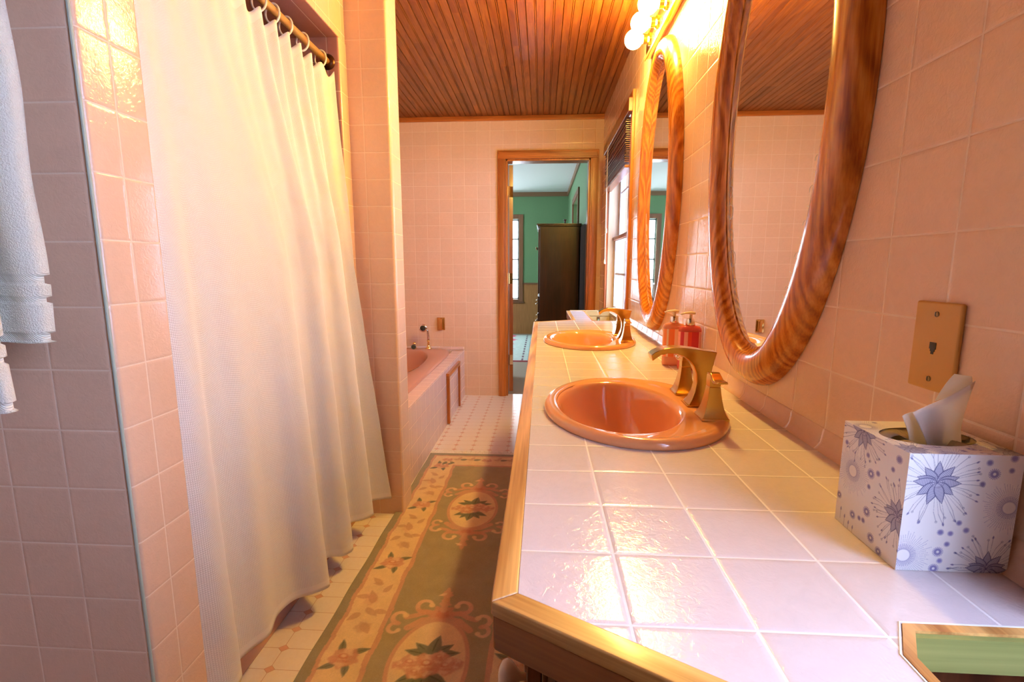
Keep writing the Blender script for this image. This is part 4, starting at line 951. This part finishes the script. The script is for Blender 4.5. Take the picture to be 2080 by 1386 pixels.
# ================================================================= RUNNER RUG
RX0, RX1, RY0, RY1 = -.686, .044, -.40, 2.835
def paint_rug():
    FIELD = (.385, .325, .220); CREAM = (.80, .60, .37); PINK = (.64, .36, .25); ROSE = (.64, .32, .23); DROSE = (.56, .20, .15); LEAF = (.19, .20, .165); VEIN = (.09, .09, .07); PALE = (.82, .60, .42); BR = (.60, .36, .23)
    hw = (RX1-RX0)/2; cv = Canvas(-hw, hw, RY0, RY1, .0030, FIELD); X, Y = cv.X, cv.Y
    full = (slice(None), slice(None))
    dx = np.minimum(X+hw, hw-X); dy = np.minimum(Y-RY0, RY1-Y); d = np.minimum(dx, dy)
    wob = .0022*np.sin(Y*47)+.0016*np.sin(X*61+Y*31)
    d2 = d+wob
    # inner corners of the border cut across
    corner = (dx+dy-.30)*.72
    inner = np.minimum(d2, 1e9)
    inside = np.minimum(np.minimum(dx, dy), 1e9)+wob
    fieldd = np.minimum(inside-.185, corner*1.0)
    band = (d2 > .040) & (fieldd < 0)
    cv.C[band] = CREAM
    cv.C[(d2 > .036) & (d2 < .050)] = PINK
    cv.C[(np.abs(fieldd) < .0085) & (d2 > .04)] = PINK
    cv.C[d2 <= .036] = (.325, .290, .210)
    def rose(x, y, r):
        cv.ell(x, y, r*1.15, r*.95, ROSE, .85, soft=.006, nz=.10)
        for k in range(6):
            a = k*1.05+.4; cv.ell(x+r*.62*math.cos(a), y+r*.5*math.sin(a), r*.48, r*.40, (ROSE, PALE, PINK)[k % 3], .7, soft=.005, nz=.12)
        cv.ell(x-r*.1, y+r*.15, r*.40, r*.28, DROSE, .75, soft=.004, ring=r*.14); cv.ell(x, y-r*.35, r*.6, r*.16, DROSE, .55, soft=.004)
        cv.ell(x-r*.1, y+.2*r, r*.22, r*.15, PALE, .7, soft=.004)
    def cluster(x, y, sx):
        for a, l in ((2.25, .056), (.80, .060), (-2.25, .058), (-.95, .052)):
            px, py = x+.020*math.cos(a), y+.022*math.sin(a); cv.leaf((px, py), a+.25*sx, l, .0115, LEAF, .95, VEIN, bend=.15*sx)
        rose(x, y, .037)
    def acanthus(x, y, sx, k=1):
        for (ox, oy, a, l, w_) in ((.0, .10, 1.0, .055, .012), (-.02, .06, 2.3, .05, .012), (.02, .03, .3, .05, .013), (0., .0, 1.5, .07, .016), (-.02, -.03, 3.6, .05, .013), (.02, -.05, -.5, .05, .014), (-.005, -.09, -1.9, .055, .016), (.01, -.02, -2.2, .06, .013), (-.01, .10, .4, .04, .010)):
            cv.leaf((x+ox*sx, y+oy*k), a if sx > 0 else PI-a, l, w_, BR, .85, None, bend=.25)
        cv.ell(x-.008*sx, y-.11*k, .026, .022, BR, .6, soft=.008, nz=.12); cv.ell(x+.01*sx, y+.02, .022, .03, ROSE, .35, soft=.010, nz=.15)
    for sx in (-1, 1):
        xb = sx*(hw-.113)
        for i, yc in enumerate(np.arange(1.238-2*.4675, 2.80, .4675)):
            if yc < RY1-.16: cluster(xb, yc, sx)
        for yc in np.arange(1.238-2*.4675+.2337, 2.60, .4675): acanthus(xb, yc, sx)
    for sy, ye in ((1, RY1-.105), (-1, RY0+.105)):
        for x in (-.235, 0, .235): rose(x, ye, .026)
        for x in (-.16, -.08, .08, .16):
            cv.leaf((x, ye), .2, .05, .013, LEAF, .8, VEIN); cv.leaf((x, ye), 2.9, .045, .012, BR, .8); cv.leaf((x-.01, ye+.01), 1.2, .04, .012, PINK, .8)
        for sx in (-1, 1): cv.leaf((sx*.235, ye-sy*.03), -1.2*sy if sx > 0 else -1.9*sy, .05, .013, LEAF, .9, VEIN); cv.leaf((sx*.235+.02, ye-sy*.03), -.6*sy, .04, .010, LEAF, .9, VEIN)
    def curl(x, y, r, a0, turn, wd, c1, c2):
        pts = []
        for k in range(22):
            u = k/21; a = a0+turn*u; rr = r*(1-.45*u); pts.append((x+rr*math.cos(a), y+rr*math.sin(a)))
        for k in range(21): cv.seg(pts[k], pts[k+1], wd*(1-.35*k/21), tuple(np.array(c1)*(1-k/21)+np.array(c2)*(k/21)), .9)
        cv.ell(*pts[-1], wd*1.25, wd*1.25, CREAM, .9)
    for yc in (2.150, 1.228, .306):
        # oval
        cv.ell(0, yc, .121, .186, PINK, 1., nz=0); cv.ell(0, yc, .108, .172, CREAM, 1.)
        for sy in (1, -1):
            b = yc+sy*.175
            for sx in (-1, 1):
                # scroll work growing out of the oval's ends
                cv.path([(sx*.02, b+sy*.01), (sx*.06, b+sy*.002), (sx*.10, b-sy*.035)], .012, PINK, .95)
                cv.path([(sx*.015, b+sy*.035), (sx*.055, b+sy*.040), (sx*.085, b+sy*.022), (sx*.115, b+sy*.012)], .010, PINK, .9)
                curl(sx*.135, b+sy*.012, .030, (-PI/2*sy if sx > 0 else -PI/2*sy), (sx*sy)*4.2, .0085, PINK, PALE)
                curl(sx*.140, b-sy*.040, .026, (PI/2*sy), -(sx*sy)*4.2, .0070, PINK, PALE)
                curl(sx*.062, b+sy*.070, .034, (-PI/2*sy), (sx*sy)*4.6, .0085, PINK, PALE)
                cv.leaf((sx*.03, b+sy*.03), (PI/2*sy if False else (0.3*sy if sx > 0 else PI-.3*sy)), .07, .013, ROSE, .55)
            cv.ell(0, b+sy*.035, .040, .034, ROSE, .85, soft=.008, nz=.12); cv.ell(0, b+sy*.030, .022, .018, DROSE, .6, soft=.006, nz=.1)
            cv.path([(0, b+sy*.05), (0, b+sy*.125)], .011, PINK, .95); cv.ell(0, b+sy*.085, .018, .020, PINK, .9, nz=.15); cv.ell(.0, b+sy*.130, .020, .017, PINK, .95, nz=.12)
            cv.leaf((.0, b+sy*.135), .4*sy+PI, .035, .006, PALE, .8); cv.leaf((0, b+sy*.135), PI/2*sy, .035, .009, PINK, .9)
            # dark leaves in the oval
            for a, l, w_ in ((PI/2, .085, .021), (PI/2-.75, .078, .017), (PI/2+.75, .078, .017), (PI/2-1.22, .088, .017), (PI/2+1.22, .088, .017)):
                cv.leaf((0.004*sy, yc+sy*.030), a*sy if sy > 0 else -a, l, w_, LEAF, .95, VEIN, bend=.12 if a > PI/2 else -.12)
        for (x, y, r) in ((0, 0, .043), (-.052, .004, .030), (.054, -.002, .032), (-.030, -.028, .024), (.030, .028, .024), (.085, .008, .018), (-.084, -.006, .017)): rose(x, yc+y, r)
    rs = np.random.default_rng(4); n = rs.normal(0, .03, cv.C.shape[:2])[..., None]; cv.C *= (1+n)
    return cv
cv = paint_rug()
RZ = .009
P = np.zeros((cv.ny, cv.nx, 3)); P[..., 0] = cv.X+(RX0+RX1)/2 + .0015*np.sin(cv.Y*19); P[..., 1] = cv.Y; edge = np.minimum(np.minimum(cv.X-cv.x[0], cv.x[-1]-cv.X), np.minimum(cv.Y-RY0, RY1-cv.Y))
P[..., 2] = .0012+(RZ-.0012)*np.clip(edge/.006, 0, 1)**.5 + .0006*np.sin(cv.X*90+cv.Y*13)*np.sin(cv.Y*70)*(edge > .01)
rug = empty('runner_rug', ((RX0+RX1)/2, 1.2, 0), 'olive green runner rug with cream floral border and rose medallions', 'rug')
me = grid_part([P], [cv.C]); me.materials.append(painted_mat('rug_pile', .95, fuzz=.22)); me.polygons.foreach_set('use_smooth', [True]*len(me.polygons))
o = bpy.data.objects.new('pile', me); COL.objects.link(o); rel(o, rug)
bm = bmesh.new(); rr = random.Random(2)
for k in range(190):
    x = RX0+.004+(RX1-RX0-.008)*k/189; l = rr.uniform(.035, .060); dx = rr.uniform(-.016, .016)
    tube(bm, [(x, RY1-.002, .004), (x+dx*.3, RY1+l*.35, .0105), (x+dx, RY1+l*.75, .0070), (x+dx*1.6+rr.uniform(-.006, .006), RY1+l, .0022)], .0019, seg=5)
fr = part('fringe', bm, plain('cream_fringe', (.92, .86, .78), .95), rug); fr['kind'] = 'stuff'

# ================================================================= TISSUE BOX
BX0, BX1, BY0, BY1, BZ0, BZ1 = .3755, .4865, .4930, .6000, ZC+.0004, .9635
INK = (.085, .080, .200); SOFT = (.25, .24, .42); PAPER = (.80, .78, .76)
def flower(cv, x, y, r, rnd):
    for k in range(46):
        a = 2*PI*k/46+rnd.uniform(-.04, .04); l = r*rnd.uniform(1.5, 1.95); c = rnd.uniform(-.18, .18)
        p1 = (x+r*.5*math.cos(a), y+r*.5*math.sin(a)); p2 = (x+l*.75*math.cos(a+c*.5), y+l*.75*math.sin(a+c*.5)); p3 = (x+l*math.cos(a+c), y+l*math.sin(a+c))
        cv.seg(p1, p2, .00024, INK, .75, dash=.0016 if k % 3 else 0); cv.seg(p2, p3, .00024, INK, .75)
        if k % 2 == 0: cv.ell(p3[0], p3[1], .0012, .0012, INK, .9, ring=.0004)
        else: cv.leaf((p3[0]-.0016*math.cos(a), p3[1]-.0016*math.sin(a)), a+c, .0042, .0010, SOFT, .95); cv.seg(p3, (p3[0]+.001*math.cos(a), p3[1]+.001*math.sin(a)), .0003, INK, .9)
    for k, (a, l) in enumerate([(PI*.5, 1.), (PI*.72, .92), (PI*.28, 1.), (PI*.9, .9), (PI*.1, .92), (-PI*.02-PI, 1.0), (0, 1.), (-PI*.8, .98), (-PI*.2, .9), (-PI*.6, 1.05), (-PI*.40, 1.0)]):
        cv.leaf((x, y), a, r*l, r*.215, INK, 1.); cv.leaf((x+r*.02*math.cos(a), y+r*.02*math.sin(a)), a, r*l*.93, r*.172, (.52, .52, .64), .97)
        for q in np.linspace(.2, .86, 11):
            hw = r*.175*math.sin(q**.75*PI); cx_, cy_ = x+r*l*q*math.cos(a), y+r*l*q*math.sin(a)
            cv.seg((cx_-hw*math.sin(a), cy_+hw*math.cos(a)), (cx_+hw*math.sin(a), cy_-hw*math.cos(a)),   .00026, INK, .9)
    for q in (.30, .22, .14, .07): cv.ell(x, y+r*.03, r*q, r*q*.85, INK, .8, ring=.0004)
def burst(cv, x, y, r, rnd):
    for k in range(62):
        a = 2*PI*k/62; l = r*rnd.uniform(.72, 1.0); cv.seg((x+r*.24*math.cos(a), y+r*.24*math.sin(a)), (x+l*math.cos(a+.05), y+l*math.sin(a+.05)), .00028, SOFT, .85, dash=.0015)
    for k in range(40):
        a = 2*PI*k/40; cv.seg((x+r*.22*math.cos(a), y+r*.22*math.sin(a)), (x+r*.42*math.cos(a), y+r*.42*math.sin(a)), .0003, SOFT, .8)
    cv.ell(x, y, r*.20, r*.20, PAPER, 1.)
def dot(cv, x, y, r, ring=False):
    for k in range(18):
        a = 2*PI*k/18; cv.seg((x, y), (x+r*math.cos(a), y+r*math.sin(a)), r*.09, (.20, .18, .42), .8)
    cv.ell(x, y, r*.72, r*.72, (.20, .18, .42), .75)
    if ring: cv.ell(x, y, r*.28, r*.28, PAPER, .9)
wx, wy, hz = BX1-BX0, BY1-BY0, BZ1-BZ0; rnd = random.Random(9)
st = .00045
f_ = Canvas(0, wx, 0, hz, st, PAPER)      # front (towards the camera)
burst(f_, .006, .017, .030, rnd); burst(f_, .103, .073, .029, rnd); flower(f_, .090, .004, .021, rnd); flower(f_, .030, .098, .024, rnd)
for x, y, r, g in ((.078, .121, .0034, 0), (.084, .109, .0056, 1), (.100, .113, .003, 0), (.074, .098, .0030, 0), (.057, .055, .003, 0), (.065, .047, .0032, 0), (.050, .043, .003, 0), (.040, .044, .0034, 0), (.048, .031, .003, 0), (.040, .022, .0052, 1), (.043, .012, .003, 0), (.038, .003, .005, 1), (.101, .126, .004, 0)): dot(f_, x, y, r, g)
l_ = Canvas(0, wy, 0, hz, st, PAPER)      # left face, u runs from the back corner to the front corner
flower(l_, .036, .127, .021, rnd); burst(l_, .024, .074, .031, rnd); flower(l_, .101, .056, .021, rnd)
for x, y, r, g in ((.008, .104, .0032, 0), (.047, .103, .003, 0), (.055, .084, .0058, 1), (.066, .089, .0034, 0), (.054, .068, .003, 0), (.055, .038, .0058, 1), (.032, .022, .0050, 1), (.044, .024, .003, 0), (.051, .025, .0032, 0), (.066, .012, .0055, 1), (.004, .034, .0045, 1), (.087, .103, .003, 0), (.094, .117, .0046, 0), (.080, .004, .005, 1)): dot(l_, x, y, r, g)
for (x, y) in ((.018, .010), (.026, .006), (.034, .004), (.010, .016)):
    l_.seg((x, y-.01), (x, y), .00025, INK, .8); l_.leaf((x, y), 1.5, .006, .0012, SOFT, .95)
t_ = Canvas(0, wx, 0, wy, st, PAPER)
flower(t_, .010, .012, .018, rnd); flower(t_, .098, .085, .018, rnd); burst(t_, .040, -.004, .030, rnd); burst(t_, .010, .085, .028, rnd); flower(t_, .104, .010, .016, rnd)
for x, y, r, g in ((.060, .010, .003, 0), (.072, .016, .004, 1), (.086, .030, .003, 0), (.03, .1, .003, 0)): dot(t_, x, y, r, g)
Pf = np.stack([BX0+f_.X, np.full_like(f_.X, BY0), BZ0+f_.Y], -1); Pl = np.stack([np.full_like(l_.X, BX0), BY1-l_.X, BZ0+l_.Y], -1); Pt = np.stack([BX0+t_.X, BY0+t_.Y, np.full_like(t_.X, BZ1)], -1)
pc = lambda pts: (np.array(pts, float).reshape(2, 2, 3), np.full((2, 2, 3), .78))
Pr, Cr = pc([(BX1, BY0, BZ0), (BX1, BY1, BZ0), (BX1, BY0, BZ1), (BX1, BY1, BZ1)]); Pb, Cb = pc([(BX1, BY1, BZ0), (BX0, BY1, BZ0), (BX1, BY1, BZ1), (BX0, BY1, BZ1)]); Pd, Cd = pc([(BX0, BY0, BZ0), (BX0, BY1, BZ0), (BX1, BY0, BZ0), (BX1, BY1, BZ0)])
hx, hy = wx/2, wy/2
def hole_r(X, Y): u, v = (X-hx), (Y-hy); a = -.0; return (u/.047)**2+(v/.030)**2
keep = hole_r((t_.X[:-1, :-1]+t_.X[1:, 1:])/2, (t_.Y[:-1, :-1]+t_.Y[1:, 1:])/2) > 1
tbx = empty('tissue_box', (BX0+hx, BY0+hy, ZC), 'cube tissue box printed with indigo line flowers, a white tissue sticking up', 'tissue box')
me = grid_part([Pf, Pl, Pt, Pr, Pb, Pd], [f_.C, l_.C, t_.C, Cr, Cb, Cd], [None, None, keep, None, None, None])
me.materials.append(painted_mat('printed_card', .38)); o = bpy.data.objects.new('box_body', me); COL.objects.link(o); rel(o, tbx)
# clear film in the opening, slit down the middle
M_film = plain('clear_film', (.75, .60, .45), .12, 0, Transmission_Weight=.6, IOR=1.1)
for s in (-1, 1):
    bm = bmesh.new(); n = 24; A = []; C = []
    for k in range(n+1):
        u = -1+2*k/n; x = BX0+hx+.047*u; e = math.sqrt(max(0, 1-u*u)); A.append(bm.verts.new((x, BY0+hy+s*(.030*e+.0015), BZ1-.0008))); C.append(bm.verts.new((x, BY0+hy+s*(.006+.004*math.sin(u*9+s))*e, BZ1-.0012-.010*e*abs(math.cos(u*3)))))
    for k in range(n): bm.faces.new((A[k], A[k+1], C[k+1], C[k]))
    q = part('opening_film', bm, M_film, tbx, smooth=True); sm = q.modifiers.new('t', 'SOLIDIFY'); sm.thickness = .0002
part('tissue_stack', B(BX0+.004, BX1-.004, BY0+.004, BY1-.004, BZ0+.002, BZ1-.045), plain('stack_paper', (.70, .62, .52), .9), tbx)
M_tis = NT('tissue_paper'); M_tis.set(Base_Color=(.88, .84, .80), Roughness=.9); tr = M_tis.n('ShaderNodeBsdfTranslucent'); tr.inputs[0].default_value = (.9, .84, .78, 1); mx = M_tis.n('ShaderNodeMixShader'); mx.inputs[0].default_value = .35
M_tis.bump(M_tis.noise(M_tis.obj(), 320, 3), .3, .0008)
M_tis.t.links.new(M_tis.b.outputs[0], mx.inputs[1]); M_tis.t.links.new(tr.outputs[0], mx.inputs[2]); M_tis.t.links.new(mx.outputs[0], M_tis.out.inputs[0]); M_tis = M_tis.m
def sheet(left, right, depthf, n=28):
    """ruled sheet between two edge polylines (x, y, z) with soft pleats in y"""
    Lc = smoothcurve(left, n); Rc = smoothcurve(right, n); bm = bmesh.new(); g = []
    for i in range(n):
        row = []
        for k in range(n):
            u = k/(n-1); p = Lc[i]*(1-u)+Rc[i]*u; p = p+np.array([0, depthf(u, i/(n-1)), 0]); row.append(bm.verts.new(p))
        g.append(row)
    for i in range(n-1):
        for k in range(n-1): bm.faces.new((g[i][k], g[i][k+1], g[i+1][k+1], g[i+1][k]))
    return bm
yc = BY0+hy
q = part('tissue_sheet', sheet([(.432, yc-.003, .945), (.428, yc-.006, .960), (.414, yc-.010, .982), (.4035, yc-.014, .9945)], [(.470, yc+.002, .945), (.4655, yc, .972), (.4660, yc-.004, 1.000), (.4665, yc-.010, 1.030)], lambda u, v: .007*math.sin(u*5.5+v*1.5)*(1-.8*v)), M_tis, tbx, smooth=True)
q2 = part('tissue_sheet', sheet([(.420, yc+.004, .945), (.416, yc+.002, .962), (.406, yc-.004, .978), (.3975, yc-.010, .9885)], [(.452, yc+.008, .945), (.446, yc+.006, .970), (.440, yc, .990), (.428, yc-.006, 1.004)], lambda u, v: .004*math.sin(u*5+1)), M_tis, tbx, smooth=True)
q3 = part('tissue_sheet', sheet([(.430, yc-.006, 1.006), (.440, yc-.006, 1.024), (.4475, yc-.005, 1.0365)], [(.4655, yc-.008, 1.020), (.4668, yc-.007, 1.029), (.4665, yc-.004, 1.0335)], lambda u, v: .002*math.sin(v*PI)), M_tis, tbx, smooth=True)
for q in (q, q2, q3): sm = q.modifiers.new('t', 'SOLIDIFY'); sm.thickness = .00025; sm.offset = 0

# ================================================================= BEDROOM THINGS
ar = empty('armoire', (.19, 5.9, 0), 'tall dark brown wooden armoire seen side-on through the doorway', 'armoire')
M_arm = wood('dark_cherry', 'Z', (.022, .007, .004), (.085, .024, .012), rough=.35)
ax0, ax1, ay0, ay1 = -.028, .400, 5.36, 6.35
part('carcass', B(ax0, ax1, ay0, ay1, .06, 1.585), M_arm, ar, bevel=.004)
part('top_moulding', boxes((ax0-.025, ax1+.012, ay0-.02, ay1+.02, 1.5855, 1.598), (ax0-.035, ax1+.015, ay0-.03, ay1+.03, 1.598, 1.614)), M_arm, ar, bevel=.003)
part('plinth', B(ax0-.012, ax1+.004, ay0-.012, ay1+.012, 0, .0595), M_arm, ar, bevel=.004)
M_hw = plain('dull_bronze', (.35, .26, .16), .35, .9)
for z0, z1 in ((.08, .26), (.27, .45), (.46, .64), (.65, .83)):
    d = part('drawer', B(ax0-.018, ax0-.0005, ay0+.02, ay1-.02, z0, z1), M_arm, ar, bevel=.004)
    for y in (ay0+.18, ay1-.18): part('drawer_pull', T([(ax0-.018, y-.045, (z0+z1)/2+.01), (ax0-.040, y-.030, (z0+z1)/2-.008), (ax0-.042, y+.030, (z0+z1)/2-.008), (ax0-.018, y+.045, (z0+z1)/2+.01)], .005), M_hw, d, smooth=True)
for y0, y1 in ((ay0+.02, (ay0+ay1)/2-.003), ((ay0+ay1)/2+.003, ay1-.02)):
    d = part('armoire_door', B(ax0-.018, ax0-.0005, y0, y1, .86, 1.56), M_arm, ar, bevel=.004)
    part('door_knob', L([(.004, 0), (.005, -.012), (.012, -.018), (.012, -.026), (.001, -.030)], c=(ax0-.018, y0+.05 if y0 > 5.6 else y0+.10, 1.36), axis='X'), M_hw, d, smooth=True)
tag(link('candlestick', L([(.001, 0), (.030, 0), (.030, .008), (.012, .020), (.010, .050), (.016, .060), (.010, .075), (.012, .10), (.022, .108), (.022, .115), (.001, .118)], c=(.275, 6.12, 1.6142), seg=20), M_arm, autosmooth=40), 'small dark turned post standing on top of the armoire', 'candlestick')
pn = empty('floor_screen', (.404, 4.80, 0), 'tall black panel standing against the green wall behind the door casing', 'screen')
part('screen_panel', B(.393, .412, 4.52, 5.16, .05, 1.56), plain('black_panel', (.012, .012, .014), .3), pn, bevel=.003)
for fy in (4.56, 5.08): part('screen_foot', B(.360, .4235, fy, fy+.04, 0, .0495), M_dark, pn)
# pale area rug
cvb = Canvas(-1.9, -.16, 5.82, 8.15, .012, (.50, .62, .60)); full = (slice(None), slice(None))
for k in range(15):
    cx_, cy_ = -.56+.02*(k % 2) - .55*(k//5), 8.0-.42*(k % 5) - (.2 if k//5 == 1 else 0)
    for a in np.arange(0, 2*PI, PI/5): cvb.leaf((cx_, cy_), a, .17, .045, (.75, .03, .16), .95)
cvb.C[(np.abs(cvb.X+.235) < .009) & (np.sin(cvb.Y*32) > -.5)] = (.10, .03, .08)
cvb.C[(cvb.Y > 8.11)] = (.25, .25, .26); cvb.C[(cvb.Y < 5.87)] = (.28, .015, .035)
nzb = RNG.normal(0, .05, cvb.C.shape[:2])[..., None]; cvb.C *= 1+nzb
e = np.minimum(np.minimum(cvb.X-cvb.x[0], cvb.x[-1]-cvb.X), np.minimum(cvb.Y-cvb.y[0], cvb.y[-1]-cvb.Y)); Pm = np.stack([cvb.X, cvb.Y, .001+.009*np.clip(e/.012, 0, 1)], -1)
me = grid_part([Pm], [cvb.C]); me.materials.append(painted_mat('pale_rug_pile', .95, fuzz=.1)); o = bpy.data.objects.new('area_rug', me); COL.objects.link(o)
tag(o, 'pale grey-green bedroom rug with crimson star shapes and dark red edge', 'rug')
